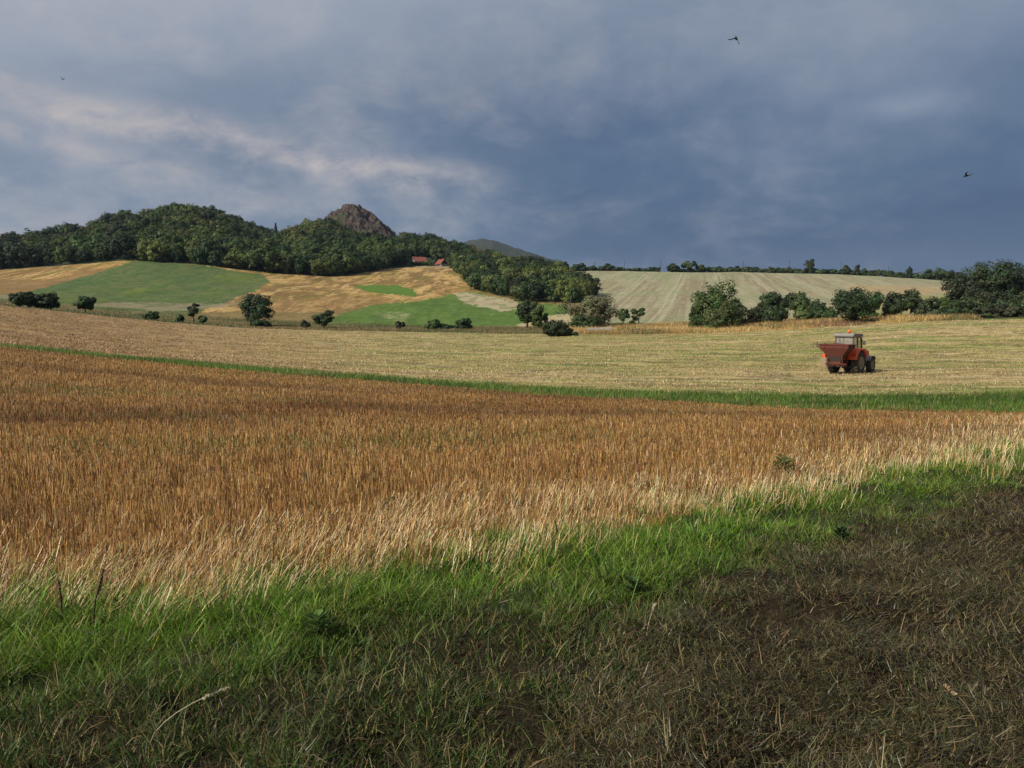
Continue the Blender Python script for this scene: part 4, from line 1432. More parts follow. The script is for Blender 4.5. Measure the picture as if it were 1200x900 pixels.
house(491, 556, 14.5, 301, math.radians(28), 'red roofed house with white gable partly hidden by trees', M_WHITE)
house(517.5, 549, 7.5, 303.8, math.radians(-38), 'smaller red roofed house with dark boarded gable and white wall', M_TIMBER)
house(534, 572, 7, 303, math.radians(10), 'house almost hidden behind trees, only a bit of red roof', M_TIMBER)
HG = 'garden trees around the hamlet'
for px, b, t, w, Yd, lab, colr in [
        (474, 0, 302, 8, 545, 'rounded garden tree beside the white gable', MD), (486, 0, 306.5, 8, 544, 'low garden tree in front of the white gabled house', LT),
        (490, 0, 307.5, 7, 543, 'dark garden bush below the middle of the longer red roof', DK), (497, 0, 306, 8, 543, 'garden tree at the end of the longer red roof', MD),
        (503, 0, 305.5, 7, 544, 'pale garden tree between the two red roofs', LT), (510, 0, 297, 8, 556, 'tall dark tree between the two red roofs', DK),
        (502, 0, 298, 9, 606, 'tree rising behind the longer red roof', MD), (516, 0, 297.5, 10, 600, 'tree rising behind the smaller red roof', MD),
        (525, 0, 298, 10, 600, 'tree beside the dark gable, behind it', DK), (530, 0, 306, 8, 543, 'bush in front of the hidden house', MD),
        (488, 0, 294, 10, 612, 'dark tree behind the white gable', DK), (480, 0, 294, 11, 615, 'dark tree rising behind the rounded garden tree', DK),
        (494.5, 0, 293, 10, 618, 'dark tree behind the middle of the longer red roof', DK), (509, 0, 292, 10, 620, 'dark tree behind the gap between the roofs', DK),
        (520, 0, 291, 10, 622, 'dark tree high behind the smaller red roof', DK)]:
    tree_at(px, b, t, w, lab, colr, Y=Yd, z0=0.0, trunk=False, name='garden_tree', group=HG, nl=6, ns=5, per=14, leafpx=1.6)

# ------------------------------------------------------------------ pale slabs lying in the verge
M_CONC = plain('pale_concrete', (0.36, 0.34, 0.31), 0.9, dirt=(0.3, 0.28, 0.25), scale=1.5, bump=0.2)
for px, Yd, Ln, hh, rot, lab in [(697, 168, 2.7, 0.80, 0.05, 'longer low pale concrete slab lying in the dry grass below the willow bush'),
                                 (711, 166, 2.3, 0.88, -0.06, 'thicker grey concrete block beside the low slab in the dry grass')]:
    X, Y, Z = ground_depth(px, Yd)
    Mbx = Mb()
    Mbx.box((0, 0, hh / 2 - 0.2), (Ln, 1.1, hh + 0.4))
    o = Mbx.build('concrete_slab', M_CONC, None, bevel=0.05)
    o.location = (X, Y, Z); o.rotation_euler = (0, 0, rot)
    tag(o, lab, 'slab')

# ------------------------------------------------------------------ tractor and spreader
M_RED = plain('tractor_paint', (0.68, 0.085, 0.025), 0.45, dirt=(0.30, 0.13, 0.07), dirt_amt=0.5, scale=5)
M_TYRE = plain('tyre_rubber', (0.03, 0.027, 0.024), 0.9, dirt=(0.12, 0.095, 0.07), dirt_amt=0.7, scale=6)
M_RIM = plain('dusty_rim', (0.34, 0.27, 0.17), 0.7, dirt=(0.2, 0.15, 0.1), scale=8)
M_DARK = plain('greasy_iron', (0.035, 0.03, 0.028), 0.7, dirt=(0.10, 0.08, 0.06), scale=8)
M_ROOFG = plain('cab_roof_paint', (0.22, 0.21, 0.185), 0.6, dirt=(0.28, 0.26, 0.22), scale=4)
M_FRAME = plain('cab_frame_paint', (0.10, 0.095, 0.09), 0.6)
M_RUST = plain('rusty_steel', (0.125, 0.027, 0.016), 0.9, dirt=(0.075, 0.04, 0.026), dirt_amt=0.9, scale=5, bump=0.1)
M_TAN = plain('dusty_tan', (0.28, 0.20, 0.12), 0.8, scale=6)
M_GREY = plain('grey_mudguard', (0.22, 0.22, 0.23), 0.6, scale=6)
M_LIME = plain('fertilizer_powder', (0.35, 0.28, 0.22), 0.95, scale=4)


def glass_mat():
    m, nt = new_mat('cab_glass')
    g = nd(nt, 'ShaderNodeBsdfGlossy', i_Roughness=0.08)
    g.inputs['Color'].default_value = (0.9, 0.92, 0.95, 1)
    d = nd(nt, 'ShaderNodeBsdfDiffuse')
    d.inputs['Color'].default_value = (0.42, 0.42, 0.39, 1)
    t = nd(nt, 'ShaderNodeBsdfTransparent')
    a = nd(nt, 'ShaderNodeMixShader', i_0=0.30)
    nt.links.new(t.outputs[0], a.inputs[1]); nt.links.new(d.outputs[0], a.inputs[2])
    b = nd(nt, 'ShaderNodeMixShader', i_0=0.2)
    nt.links.new(a.outputs[0], b.inputs[1]); nt.links.new(g.outputs[0], b.inputs[2])
    finish(nt, b.outputs[0])
    return m


M_CABGL = glass_mat()


def beacon_mat():
    m, nt = new_mat('beacon_plastic')
    p = nd(nt, 'ShaderNodeBsdfPrincipled', i_Roughness=0.25)
    p.inputs['Base Color'].default_value = (0.85, 0.14, 0.015, 1)
    finish(nt, p.outputs[0])
    return m


def wheel(root, x, y, r, w, rimr, side):
    """tyre with lugs, dished rim facing the outer side"""
    prof = [(-w / 2, rimr * 1.02), (-w / 2, r * 0.86), (-w * 0.38, r * 0.955), (0, r * 0.97), (w * 0.38, r * 0.955), (w / 2, r * 0.86), (w / 2, rimr * 1.02)]
    mb = Mb()
    mb.lathe((x, y, r), prof, 36, caps=False)
    nl = 18
    for k in range(nl):
        for s in (-1, 1):
            a = 2 * math.pi * (k + (0.5 if s > 0 else 0)) / nl
            R = Matrix.Rotation(-a, 3, 'Y') @ Matrix.Rotation(s * 0.5, 3, 'X')
            mb.box((x + math.cos(a) * r * 0.97, y + s * w * 0.22, r + math.sin(a) * r * 0.97), (0.07 * r / 0.78, w * 0.5, 0.06), R)
    t = mb.build('wheel', M_TYRE, root)
    rb = Mb()
    o = side * (w / 2 + 0.002)
    rb.lathe((x, y, r), [(side * (w / 2 - 0.03), rimr * 1.06), (o, rimr), (side * w * 0.2, rimr * 0.86), (side * w * 0.14, rimr * 0.4), (side * w * 0.30, rimr * 0.3), (side * w * 0.31, 0.02)], 28, caps=False)
    rb.lathe((x, y, r), [(-side * (w / 2 - 0.03), rimr * 1.06), (-side * w * 0.3, rimr * 0.9), (-side * w * 0.1, 0.05)], 28)
    rb.build('rim', M_RIM, t, smooth=False)
    return t


TX, TY, TZ = ground_at(991.0, 437.5, 45)
HEAD = math.radians(45)               # heading, measured from +Y towards +X
ROT = math.pi / 2 - HEAD


def build_tractor():
    root = empty('tractor', (TX, TY, TZ - 0.03), ROT)
    tag(root, 'orange red tractor with pale cab roof driving across the mown field', 'tractor')
    for s in (-1, 1):
        wheel(root, 0.0, s * 0.84, 0.80, 0.44, 0.44, s)
        wheel(root, 2.3, s * 0.80, 0.56, 0.32, 0.33, s)
        # rear fender: a squared shell over the wheel
        arch = [(0.90 * math.cos(a), 0.80 + 0.90 * math.sin(a)) for a in np.linspace(math.radians(165), math.radians(25), 13)]
        outer = [(0.95, 1.12), (0.93, 1.5), (0.62, 1.78), (-0.72, 1.80), (-0.98, 1.62), (-1.0, 1.05)]
        pts = arch + outer
        f = Mb().prism(pts, s * 0.58, s * 1.10).build('rear_fender', M_RED, root, bevel=0.03)
        Mb().box((-1.02, s * 0.9, 1.35), (0.05, 0.26, 0.13)).build('tail_light', plain('tail_light_lens', (0.4, 0.03, 0.02), 0.3), f)
        # front mudguard
        ring = []
        for a in np.linspace(math.radians(35), math.radians(150), 9):
            ring.append((2.3 + 0.66 * math.cos(a), 0.56 + 0.66 * math.sin(a)))
        ring += [(2.3 + 0.62 * math.cos(a), 0.56 + 0.62 * math.sin(a)) for a in np.linspace(math.radians(150), math.radians(35), 9)]
        Mb().prism(ring, s * 0.62, s * 0.98).build('front_fender', M_GREY, root)
        Mb().tube([(0.95, s * 0.55, 0.55), (1.0, s * 0.55, 0.95)], [0.03, 0.03], 6).build('step', M_DARK, root)
    Mb().tube([(0, -0.9, 0.8), (0, 0.9, 0.8)], [0.13, 0.13], 10).tube([(2.3, -0.7, 0.56), (2.3, 0.7, 0.56)], [0.09, 0.09], 10).build('axle', M_DARK, root)
    mb = Mb()
    mb.box((0.35, 0, 0.8), (1.5, 0.62, 0.55))
    mb.box((1.95, 0, 0.78), (1.9, 0.5, 0.5))
    mb.build('engine_block', M_DARK, root, bevel=0.03)
    Mb().prism([(1.0, 1.02), (3.1, 1.02), (3.22, 1.1), (3.2, 1.46), (3.05, 1.54), (1.0, 1.66)], -0.34, 0.34).build('bonnet', M_RED, root, bevel=0.04)
    Mb().box((3.225, 0, 1.2), (0.05, 0.5, 0.36)).build('grille', M_DARK, root)
    for s in (-1, 1):
        Mb().lathe((3.22, s * 0.22, 1.42), [(-0.02, 0.07), (0.02, 0.07)], 12).build('headlight', M_ROOFG, root)
    Mb().tube([(1.5, -0.45, 1.3), (1.5, -0.45, 2.35), (1.42, -0.45, 2.45)], [0.05, 0.045, 0.045], 8).build('exhaust_pipe', M_DARK, root)
    # cab
    Mb().prism([(-0.42, 0.98), (1.05, 0.98), (1.05, 1.5), (-0.42, 1.5)], -0.56, 0.56).build('cab_panel', M_RED, root, bevel=0.02)
    fr = Mb()
    cor = [(-0.42, -0.62, -0.40, -0.60), (-0.42, 0.62, -0.40, 0.60), (1.05, -0.62, 0.92, -0.60), (1.05, 0.62, 0.92, 0.60), (0.28, -0.64, 0.26, -0.62), (0.28, 0.64, 0.26, 0.62)]
    for x0, y0, x1, y1 in cor:
        fr.tube([(x0, y0, 1.45), (x1, y1, 2.58)], [0.05, 0.05], 6)
    for zz, k in ((1.48, 0), (2.56, 2)):
        q = [(c[k], c[k + 1], zz) for c in (cor[0], cor[2], cor[3], cor[1])]
        for i in range(4):
            fr.tube([q[i], q[(i + 1) % 4]], [0.035, 0.035], 6)
    fr.build('cab_frame', M_FRAME, root)
    for nm, quad in (('rear_window', [(-0.42, -0.6, 1.5), (-0.42, 0.6, 1.5), (-0.40, 0.58, 2.55), (-0.40, -0.58, 2.55)]),
                     ('windscreen', [(1.05, -0.6, 1.5), (1.05, 0.6, 1.5), (0.92, 0.58, 2.55), (0.92, -0.58, 2.55)]),
                     ('side_window', [(-0.4, -0.62, 1.5), (0.26, -0.63, 1.5), (0.25, -0.61, 2.55), (-0.38, -0.60, 2.55)]),
                     ('side_window', [(-0.4, 0.62, 1.5), (0.26, 0.63, 1.5), (0.25, 0.61, 2.55), (-0.38, 0.60, 2.55)]),
                     ('cab_door', [(0.3, -0.63, 1.5), (1.03, -0.62, 1.5), (0.9, -0.60, 2.55), (0.28, -0.61, 2.55)]),
                     ('cab_door', [(0.3, 0.63, 1.5), (1.03, 0.62, 1.5), (0.9, 0.60, 2.55), (0.28, 0.61, 2.55)])):
        g = Mb(); g.poly(quad); g.build(nm, M_CABGL, root)
    Mb().prism([(-0.58, 2.58), (1.08, 2.58), (1.14, 2.66), (1.0, 2.80), (-0.45, 2.83), (-0.60, 2.74)], -0.70, 0.70).build('cab_roof', M_ROOFG, root, bevel=0.05)
    Mb().lathe((-0.1, -0.18, 2.82), [(0.0, 0.07), (0.05, 0.07), (0.06, 0.12), (0.19, 0.115), (0.25, 0.06)], 16, axis='z').build('beacon', beacon_mat(), root, smooth=True)
    st = Mb().box((0.05, 0, 1.42), (0.5, 0.5, 0.14)).box((-0.2, 0, 1.72), (0.13, 0.5, 0.62))
    st.build('driver_seat', M_DARK, root, bevel=0.04)
    Mb().tube([(0.72, 0, 1.45), (0.6, 0, 1.85)], [0.03, 0.03], 6).tube([(0.58 + 0.07 * math.cos(a), 0.2 * math.sin(a), 1.86 + 0.17 * math.cos(a)) for a in np.linspace(0, 6.28, 15)], [0.018] * 15, 5).build('steering_wheel', M_DARK, root)
    for s in (-1, 1):
        Mb().box((0.95, s * 0.86, 2.15), (0.04, 0.18, 0.28)).tube([(0.95, s * 0.6, 2.25), (0.95, s * 0.86, 2.25)], [0.015, 0.015], 5).build('mirror', M_FRAME, root)


def build_spreader():
    root = empty('fertilizer_spreader', (TX, TY, TZ), ROT)
    tag(root, 'rusty red fertilizer spreader hopper mounted behind the tractor', 'spreader')
    cx = -1.62
    levels = [(2.02, 0.58, 1.00, 0), (1.84, 0.60, 1.02, 0), (1.52, 0.44, 0.72, 0), (1.24, 0.30, 0.50, 0)]
    mb = Mb()
    rings = []
    for z, hx, hy, _ in levels:
        ring = []
        for sx, sy in ((-1, -1), (1, -1), (1, 1), (-1, 1)):
            ring.append(mb.bm.verts.new((cx + sx * hx, sy * hy, z)))
        rings.append(ring)
    inner = [mb.bm.verts.new((cx + sx * 0.54, sy * 0.96, 2.02)) for sx, sy in ((-1, -1), (1, -1), (1, 1), (-1, 1))]
    deep = [mb.bm.verts.new((cx + sx * 0.50, sy * 0.91, 1.86)) for sx, sy in ((-1, -1), (1, -1), (1, 1), (-1, 1))]
    for a, b in list(zip(rings, rings[1:])) + [(inner, rings[0]), (deep, inner)]:
        for i in range(4):
            j = (i + 1) % 4
            mb.bm.faces.new((a[i], a[j], b[j], b[i]))
    mb.bm.faces.new(rings[-1])
    mb.bm.faces.new(deep)
    # strengthening ribs and the folded rim
    for yy in (-0.62, 0.0, 0.62):
        mb.box((cx - 0.60, yy, 1.92), (0.06, 0.07, 0.24))
    mb.box((cx - 0.60, 0, 2.035), (0.07, 2.08, 0.06)); mb.box((cx + 0.60, 0, 2.035), (0.07, 2.08, 0.06))
    mb.box((cx, 1.01, 2.037), (1.12, 0.07, 0.06)); mb.box((cx, -1.01, 2.037), (1.12, 0.07, 0.06))
    mb.build('hopper', M_RUST, root)
    fn = Mb()
    ra = [fn.bm.verts.new((cx + sx * 0.30, sy * 0.50, 1.235)) for sx, sy in ((-1, -1), (1, -1), (1, 1), (-1, 1))]
    rb = [fn.bm.verts.new((cx + sx * 0.16, sy * 0.34, 0.90)) for sx, sy in ((-1, -1), (1, -1), (1, 1), (-1, 1))]
    for i in range(4):
        fn.bm.faces.new((ra[i], ra[(i + 1) % 4], rb[(i + 1) % 4], rb[i]))
    fn.bm.faces.new(rb)
    fn.build('funnel', M_DARK, root)  # dark iron tone also carries the shade below the hopper
    lm = Mb()
    gx, gy = np.linspace(-0.49, 0.49, 9), np.linspace(-0.9, 0.9, 17)
    vv = [[lm.bm.verts.new((cx + a, b, 1.88 + 0.26 * max(0, 1 - (a / 0.5) ** 2) * max(0, 1 - (b / 0.91) ** 2) + random.uniform(-.02, .02))) for b in gy] for a in gx]
    for i in range(8):
        for j in range(16):
            lm.bm.faces.new((vv[i][j], vv[i][j + 1], vv[i + 1][j + 1], vv[i + 1][j]))
    lm.build('load', M_RUST, root, smooth=True)
    fr = Mb()
    for s in (-1, 1):
        fr.tube([(cx + 0.55, s * 0.48, 1.9), (cx + 0.5, s * 0.48, 0.55), (cx - 0.15, s * 0.48, 0.5)], [0.05, 0.05, 0.05], 6)
        fr.tube([(cx - 0.15, s * 0.48, 0.5), (cx - 0.3, s * 0.5, 1.4)], [0.04, 0.04], 6)
        fr.tube([(cx + 0.5, s * 0.4, 0.62), (-0.3, s * 0.3, 0.7)], [0.05, 0.05], 6)
    fr.tube([(cx + 0.5, -0.5, 0.6), (cx + 0.5, 0.5, 0.6)], [0.05, 0.05], 6)
    fr.tube([(cx - 0.15, -0.75, 0.72), (cx - 0.15, 0.75, 0.72)], [0.05, 0.05], 6)
    fr.tube([(cx + 0.5, 0, 1.3), (-0.3, 0, 1.15)], [0.04, 0.04], 6)
    fr.box((cx + 0.1, 0, 0.78), (0.5, 0.7, 0.3))
    fr.build('frame', M_RUST, root)
    for s in (-1, 1):
        d = Mb().lathe((cx - 0.1, s * 0.32, 0.58), [(-0.02, 0.27), (0.02, 0.27)], 20, axis='z')
        for k in range(4):
            a = k * math.pi / 2
            d.box((cx - 0.1 + 0.15 * math.cos(a), s * 0.32 + 0.15 * math.sin(a), 0.625), (0.2, 0.02, 0.06), Matrix.Rotation(a, 3, 'Z'))
        d.build('spinner_disc', M_DARK, root)
    Mb().prism([(cx - 0.32, 0.50), (cx + 0.1, 0.46), (cx + 0.16, 0.98), (cx + 0.05, 1.16), (cx - 0.22, 1.16), (cx - 0.36, 0.95)], 0.93, 0.97).build('tan_panel', M_TAN, root)  # tan panels standing in for the dusty left rear wheel
    g2 = Mb().box((cx - 0.36, 0.78, 0.83), (0.04, 0.42, 0.66), Matrix.Rotation(0.12, 3, 'X'))
    g2.build('tan_panel', M_TAN, root, bevel=0.01)
    Mb().box((cx - 0.1, 0.80, 1.28), (0.28, 0.24, 0.2)).build('side_plate', M_RED, root, bevel=0.02)
    Mb().tube([(cx - 0.55, 1.14, 1.86), (cx - 0.55, 1.14, 2.2)], [0.03, 0.03], 6).tube([(cx - 0.55, 1.0, 1.9), (cx - 0.55, 1.15, 1.9)], [0.025, 0.025], 6).build('marker_post', M_DARK, root)


build_tractor()
build_spreader()

# ------------------------------------------------------------------ swallows
def swallow(px, py, Y, span, rz, tilt, flap, label):
    Z = EYE + float(h_of(py, Y))
    X = x_of(px, Y, Z)
    s = span / 0.32
    J = [(0.085, 0, 0.0, .010, .010), (0.05, 0, 0.005, .022, .022), (0.0, 0, 0, .026, .024), (-0.05, 0, 0, .014, .012), (-0.085, 0.012, 0, .009, .004), (-0.15, 0.045, 0, .004, .002),
         (-0.085, -0.012, 0, .009, .004), (-0.15, -0.045, 0, .004, .002)]
    E = [(0, 1), (1, 2), (2, 3), (3, 4), (4, 5), (3, 6), (6, 7)]
    for sg, f in ((1, flap[0]), (-1, flap[1])):
        b = len(J)
        J += [(0.018, sg * 0.05, 0.012 + 0.05 * f * 0.6, .024, .006), (0.012, sg * 0.10, 0.012 + 0.10 * f, .020, .004), (-0.04, sg * 0.16, 0.012 + 0.15 * f, .006, .002)]
        E += [(2, b), (b, b + 1), (b + 1, b + 2)]
    me = bpy.data.meshes.new('swallow')
    me.from_pydata([(a * s, b_ * s, c * s) for a, b_, c, _, _ in J], E, [])
    o = link('swallow', me)
    md = o.modifiers.new('skin', 'SKIN')
    sk = me.skin_vertices[0].data
    for i, j in enumerate(J):
        sk[i].radius = (j[3] * s, j[4] * s)
        sk[i].use_root = (i == 2)
    ss = o.modifiers.new('sub', 'SUBSURF')
    ss.levels = ss.render_levels = 2
    me.materials.append(plain('swallow_feathers', (0.018, 0.016, 0.02), 0.6))
    o.location = (X, Y, Z)
    o.rotation_euler = (tilt[0], tilt[1], rz)
    tag(o, label, 'bird', 'swallows in the stormy sky')


swallow(862.5, 45, 26, 0.42, math.radians(75), (0.5, 0.1), (-0.85, -0.75), 'swallow with drooping wings high in the sky, above the skyline poles')
swallow(1133, 206, 27, 0.42, math.radians(150), (-0.5, 0.2), (0.95, 0.2), 'swallow in a banking glide lower over the tall trees')
swallow(73.5, 93, 48, 0.32, math.radians(80), (0.2, 0.0), (0.75, 0.75), 'tiny swallow with raised wings over the bigger hill side')

# ------------------------------------------------------------------ single weeds in the near grass
def leafy_weed(px, py, h, label, color, n=26, name='weed', lr=0.05):
    X, Y, Z = ground_at(px, py)
    rng = np.random.default_rng(int(px))
    root = empty(name, (X, Y, Z))
    tag(root, label, 'weed')
    st = Mb()
    V, Fs, cc = [], [], []
    for k in range(n):
        t = 0.2 + 0.8 * k / n
        a = k * 2.4
        r = (0.25 + 0.45 * (1 - t)) * h
        base = np.array((0, 0, h * t * 0.7))
        tip = base + np.array((math.cos(a) * r, math.sin(a) * r, h * 0.25 * (1 - t) + rng.uniform(-0.01, 0.04)))
        side = np.array((-math.sin(a), math.cos(a), 0)) * lr * rng.uniform(0.35, 0.7)
        mid = base * 0.4 + tip * 0.6 + np.array((0, 0, 0.012))
        i = len(V)
        V += [base, mid - side, tip, mid + side]
        Fs.append((i, i + 1, i + 2, i + 3))
        c = np.array(color) * rng.uniform(0.75, 1.3)
        cc += [c] * 4
    link('leaf_cluster', quads_mesh('leaf_cluster', np.array(V), np.array(Fs), M_GRASS, np.array(cc)), root)
    st.tube([(0, 0, -0.02), (0.01, 0.0, h * 0.4), (0, 0.01, h * 0.75)], [0.006, 0.005, 0.003], 6).build('stem', plain('weed_stem', (0.09, 0.11, 0.04), 0.7), root)


leafy_weed(372, 752, 0.15, 'leafy broad leaved weed in the grass below the leaning straw', (0.085, 0.15, 0.035), lr=0.035)
leafy_weed(742, 700, 0.13, 'low broad leaved weed at the edge of the drying hay', (0.06, 0.105, 0.03), lr=0.035)
leafy_weed(985, 636, 0.12, 'dark broad leaved weed where grass meets the brown hay', (0.05, 0.095, 0.03), lr=0.035)
leafy_weed(918, 558, 0.26, 'single green thistle standing in the pale straw', (0.12, 0.19, 0.05), 26, lr=0.026)
leafy_weed(1152, 545, 0.16, 'leafy weed in the bright grass next to the brown hay', (0.07, 0.13, 0.03), lr=0.035)


def dock_stem(px, py, h, lean, label):
    X, Y, Z = ground_at(px, py)
    root = empty('dock_stalk', (X, Y, Z))
    tag(root, label, 'weed', 'dried dock stalks in the grass')
    mt = plain('dry_dock', (0.055, 0.028, 0.018), 0.85)
    tp = (lean, 0.02, h)
    Mb().tube([(0, 0, -0.02), (lean * 0.4, 0, h * 0.5), tp], [0.005, 0.004, 0.003], 6).build('stem', mt, root)
    rng = np.random.default_rng(int(px))
    cs = np.array([(lean * t, 0.02 * t, h * t) for t in np.linspace(0.6, 1.02, 14)])
    V, Fq, cc = leaf_cloud(cs, np.full(14, 0.007), 14, 0.009, np.tile(np.array((0.07, 0.033, 0.02)), (14, 1)), rng)
    link('seed_head', quads_mesh('seed_head', V, Fq, M_STRAW, cc), root)


dock_stem(76, 738, 0.24, -0.03, 'dried brown dock stalk leaning away from the taller one')
dock_stem(108, 742, 0.29, 0.06, 'taller dried brown dock stalk leaning toward the straw')


def seed_grass(px, py, h, lean, label, color=(0.35, 0.30, 0.17)):
    X, Y, Z = ground_at(px, py)
    root = empty('grass_stalk', (X, Y, Z))
    tag(root, label, 'grass stalk')
    mt = plain('grass_stalk_fibre', color, 0.6)
    pts = [(lean * t ** 1.5, -0.05 * t, h * t * (1 - 0.18 * t)) for t in np.linspace(0, 1, 7)]
    Mb().tube(pts, list(np.linspace(0.0028, 0.0012, 7)), 5).build('stem', mt, root)
    rng = np.random.default_rng(int(px))
    cs = np.array([(lean * t ** 1.5, -0.05 * t, h * t * (1 - 0.18 * t)) for t in np.linspace(0.78, 1.0, 10)])
    V, Fq, cc = leaf_cloud(cs, np.full(10, 0.005), 9, 0.011, np.tile(np.array(color), (10, 1)), rng)
    link('seed_head', quads_mesh('seed_head', V, Fq, M_STRAW, cc), root)


seed_grass(425, 640, 0.42, 0.22, 'tall green grass stalk with bent seed head over the straw', (0.14, 0.16, 0.06))
seed_grass(176, 880, 0.30, 0.32, 'pale bent grass stalk low in the dark grass', (0.36, 0.32, 0.2))
seed_grass(758, 745, 0.22, 0.03, 'upright pale dead stalk at the edge of the hay', (0.5, 0.42, 0.28))
seed_grass(1145, 860, 0.26, -0.16, 'long pale straw standing up from the brown hay', (0.5, 0.36, 0.17))

SUN_EL, SUN_AZ = math.radians(36), math.radians(36)     # light comes from the left and from behind the camera

# ------------------------------------------------------------------ sky
def build_world():
    w = bpy.data.worlds.new('World')
    SC.world = w
    w.use_nodes = True
    nt = w.node_tree
    nt.nodes.clear()
    sky = nd(nt, 'ShaderNodeTexSky', sky_type='NISHITA')
    sky.sun_disc = False
    sky.sun_elevation = SUN_EL
    sky.sun_rotation = math.radians(270) - SUN_AZ
    tc = nd(nt, 'ShaderNodeTexCoord')
    sp = nd(nt, 'ShaderNodeSeparateXYZ')
    nt.links.new(tc.outputs['Generated'], sp.inputs[0])
    x, y, z = sp.outputs
    el = mth(nt, 'ARCSINE', z)
    az = mth(nt, 'ARCTAN2', x, y)
    # clouds seen on a flat layer overhead
    den = mth(nt, 'ADD', mth(nt, 'MAXIMUM', z, 0.0), 0.42)
    cb = nd(nt, 'ShaderNodeCombineXYZ')
    nt.links.new(mth(nt, 'DIVIDE', x, den), cb.inputs[0])
    nt.links.new(mth(nt, 'DIVIDE', y, den), cb.inputs[1])

    def noise(scale, detail=6, rough=0.55, dist=0.3, off=(0, 0, 0)):
        mp = nd(nt, 'ShaderNodeMapping')
        mp.inputs['Location'].default_value = off
        nt.links.new(cb.outputs[0], mp.inputs[0])
        n = nd(nt, 'ShaderNodeTexNoise', i_Scale=scale, i_Detail=float(detail), i_Roughness=rough, i_Distortion=dist)
        nt.links.new(mp.outputs[0], n.inputs['Vector'])
        return n.outputs[0]

    n1 = noise(1.25, 6, 0.52, 0.25, (3.1, 1.2, 0))
    n2 = noise(3.6, 8, 0.6, 0.25, (0.4, 5.2, 0))
    n3 = noise(10.0, 8, 0.62, 0.3, (7.4, 2.2, 0))
    # overall tone: pale high on one side, slate blue low on the other
    q = mth(nt, 'SUBTRACT', el, mth(nt, 'MULTIPLY', az, 0.28))
    q = mth(nt, 'ADD', q, mth(nt, 'MULTIPLY', mth(nt, 'SUBTRACT', n1, 0.5), 0.40))
    q = mth(nt, 'ADD', q, mth(nt, 'MULTIPLY', mth(nt, 'SUBTRACT', n2, 0.5), 0.24))
    q = mth(nt, 'ADD', q, mth(nt, 'MULTIPLY', mth(nt, 'SUBTRACT', n3, 0.5), 0.10))
    # slate belly of cloud high in the middle

    def blob(a0, e0, sa, se, amp):
        da = mth(nt, 'DIVIDE', mth(nt, 'SUBTRACT', az, a0), sa)
        de = mth(nt, 'DIVIDE', mth(nt, 'SUBTRACT', el, e0), se)
        r = mth(nt, 'ADD', mth(nt, 'MULTIPLY', da, da), mth(nt, 'MULTIPLY', de, de))
        return mth(nt, 'MULTIPLY', mth(nt, 'EXPONENT', mth(nt, 'MULTIPLY', r, -1.0)), amp)
    q = mth(nt, 'SUBTRACT', q, blob(-0.10, 0.25, 0.30, 0.07, 0.16))
    q = mth(nt, 'ADD', q, blob(0.45, 0.30, 0.22, 0.10, 0.08))
    q = mth(nt, 'SUBTRACT', q, blob(0.30, 0.09, 0.45, 0.06, 0.10))
    q = mth(nt, 'ADD', q, blob(0.455, 0.228, 0.045, 0.014, 0.13))
    q = mth(nt, 'ADD', q, blob(-0.5, 0.09, 0.35, 0.06, 0.10))
    q = mth(nt, 'ADD', q, blob(-0.45, 0.33, 0.30, 0.10, 0.07))
    t = mth(nt, 'MULTIPLY_ADD', q, 1 / 0.66, 0.10 / 0.66, clamp=True)
    base = ramp(nt, t, [(0.0, (0.030, 0.070, 0.165)), (0.2, (0.066, 0.118, 0.212)), (0.38, (0.132, 0.186, 0.282)), (0.58, (0.222, 0.272, 0.362)), (0.85, (0.345, 0.385, 0.465)), (1.0, (0.41, 0.44, 0.505))])
    # sunlit cloud edges, a ragged band over the hills and loose patches on the bright side
    bl = mth(nt, 'MULTIPLY_ADD', az, -0.125, 0.158)
    de = mth(nt, 'ADD', mth(nt, 'SUBTRACT', el, bl), mth(nt, 'MULTIPLY', mth(nt, 'SUBTRACT', n2, 0.5), 0.055))
    de = mth(nt, 'DIVIDE', de, 0.016)
    band = mth(nt, 'EXPONENT', mth(nt, 'MULTIPLY', mth(nt, 'MULTIPLY', de, de), -1.0))
    d2 = mth(nt, 'DIVIDE', mth(nt, 'ADD', de, 2.6), 0.8)
    b2 = mth(nt, 'MULTIPLY', mth(nt, 'EXPONENT', mth(nt, 'MULTIPLY', mth(nt, 'MULTIPLY', d2, d2), -1.0)), mth(nt, 'MULTIPLY_ADD', az, -2.6, -0.55, clamp=True))
    band = mth(nt, 'ADD', band, mth(nt, 'MULTIPLY', b2, 0.7), clamp=True)
    band = mth(nt, 'MULTIPLY', band, mth(nt, 'SUBTRACT', 1.0, mth(nt, 'MULTIPLY_ADD', az, 7.0, 0.9, clamp=True)))
    side = mth(nt, 'MULTIPLY_ADD', az, -1.0, 0.55, clamp=True)
    tex = mth(nt, 'MULTIPLY_ADD', n3, 3.2, -1.15, clamp=True)
    tex2 = mth(nt, 'MULTIPLY_ADD', n2, 5.0, -2.2, clamp=True)
    lit = mth(nt, 'MULTIPLY', band, mth(nt, 'MULTIPLY_ADD', tex, 0.75, 0.2))
    lit = mth(nt, 'ADD', lit, mth(nt, 'MULTIPLY', mth(nt, 'MULTIPLY', tex2, side), mth(nt, 'MULTIPLY_ADD', tex, 0.35, 0.15)), clamp=True)
    c = mixc(nt, mth(nt, 'MULTIPLY', lit, 0.95), base, (0.55, 0.495, 0.48))
    # soft lighter puffs on the dark side
    puff = mth(nt, 'MULTIPLY', mth(nt, 'MULTIPLY_ADD', n3, 2.6, -1.1, clamp=True), mth(nt, 'MULTIPLY_ADD', n1, 3.0, -1.2, clamp=True))
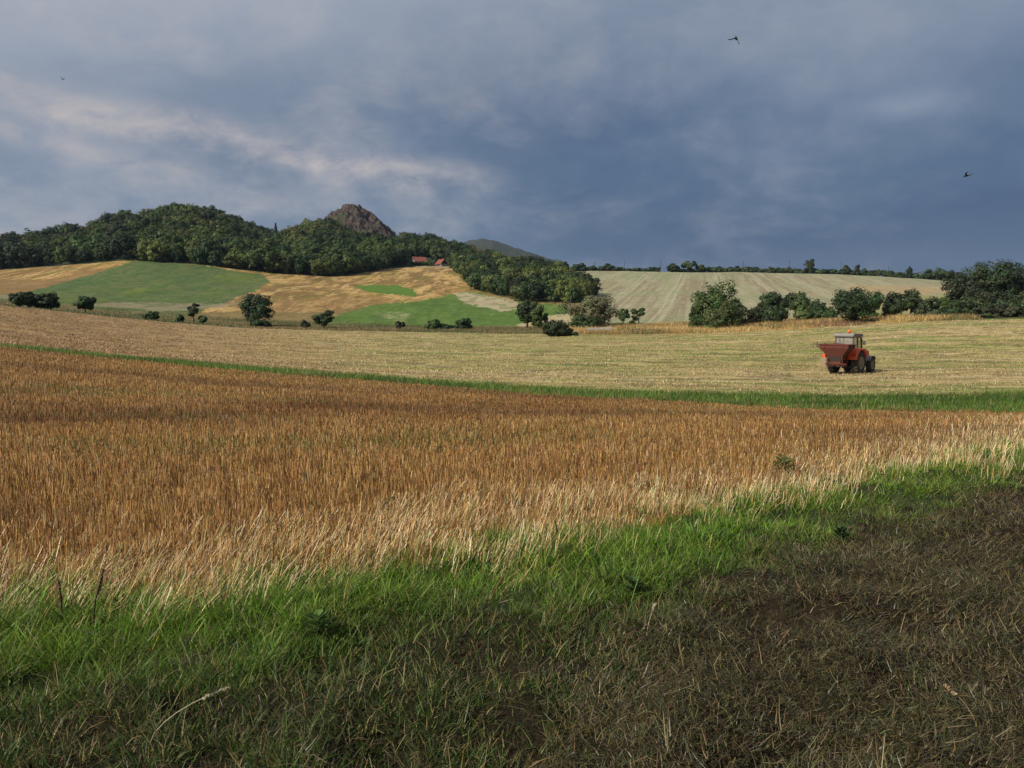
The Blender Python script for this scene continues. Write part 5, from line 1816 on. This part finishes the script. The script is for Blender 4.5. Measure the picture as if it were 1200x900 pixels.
    c = mixc(nt, mth(nt, 'MULTIPLY', puff, 0.24), c, (0.30, 0.31, 0.36))
    bg1 = nd(nt, 'ShaderNodeBackground', i_Strength=1.0)
    nt.links.new(c, bg1.inputs['Color'])
    bg2 = nd(nt, 'ShaderNodeBackground', i_Strength=0.08)
    nt.links.new(sky.outputs[0], bg2.inputs['Color'])
    mx = nd(nt, 'ShaderNodeMixShader', i_0=0.90)
    nt.links.new(bg2.outputs[0], mx.inputs[1])
    nt.links.new(bg1.outputs[0], mx.inputs[2])
    out = nd(nt, 'ShaderNodeOutputWorld')
    nt.links.new(mx.outputs[0], out.inputs['Surface'])


build_world()


def build_haze():
    m, nt = new_mat('thin_haze')
    v = nd(nt, 'ShaderNodeVolumePrincipled')
    v.inputs['Color'].default_value = (0.55, 0.72, 1.0, 1)
    v.inputs['Density'].default_value = 0.00004
    out = nt.nodes.new('ShaderNodeOutputMaterial')
    nt.links.new(v.outputs[0], out.inputs['Volume'])
    mb = Mb()
    mb.box((0, 3050, 190), (36000, 6900, 470))
    tag(mb.build('haze', m), 'thin bluish haze lying over the distant hills', 'haze', kind='stuff')


build_haze()

sun = bpy.data.lights.new('sun', 'SUN')
sun.energy = 5.0
sun.angle = math.radians(0.55)
sun.color = (1.0, 0.93, 0.82)
so = bpy.data.objects.new('sun', sun)
COL.objects.link(so)
d = Vector((math.cos(SUN_AZ) * math.cos(SUN_EL), math.sin(SUN_AZ) * math.cos(SUN_EL), -math.sin(SUN_EL)))
so.rotation_euler = d.to_track_quat('-Z', 'Y').to_euler()
so.location = (-40, -20, 60)

cam = bpy.data.cameras.new('camera')
co = bpy.data.objects.new('camera', cam)
COL.objects.link(co)
co.location = (0, 0, EYE)
co.rotation_euler = (math.pi / 2 - PITCH, 0, 0)
cam.sensor_fit = 'HORIZONTAL'
cam.angle_x = 2 * math.atan(600 / FPX)
cam.clip_start = 0.05
cam.clip_end = 40000
SC.camera = co

vs = SC.view_settings
vs.view_transform = 'Standard'
vs.look = 'None'
vs.exposure = 0.0
vs.gamma = 1.0
vs.use_curve_mapping = False
SC.render.engine = 'CYCLES'
SC.cycles.max_bounces = 6
SC.cycles.transparent_max_bounces = 8
SC.cycles.use_denoising = True
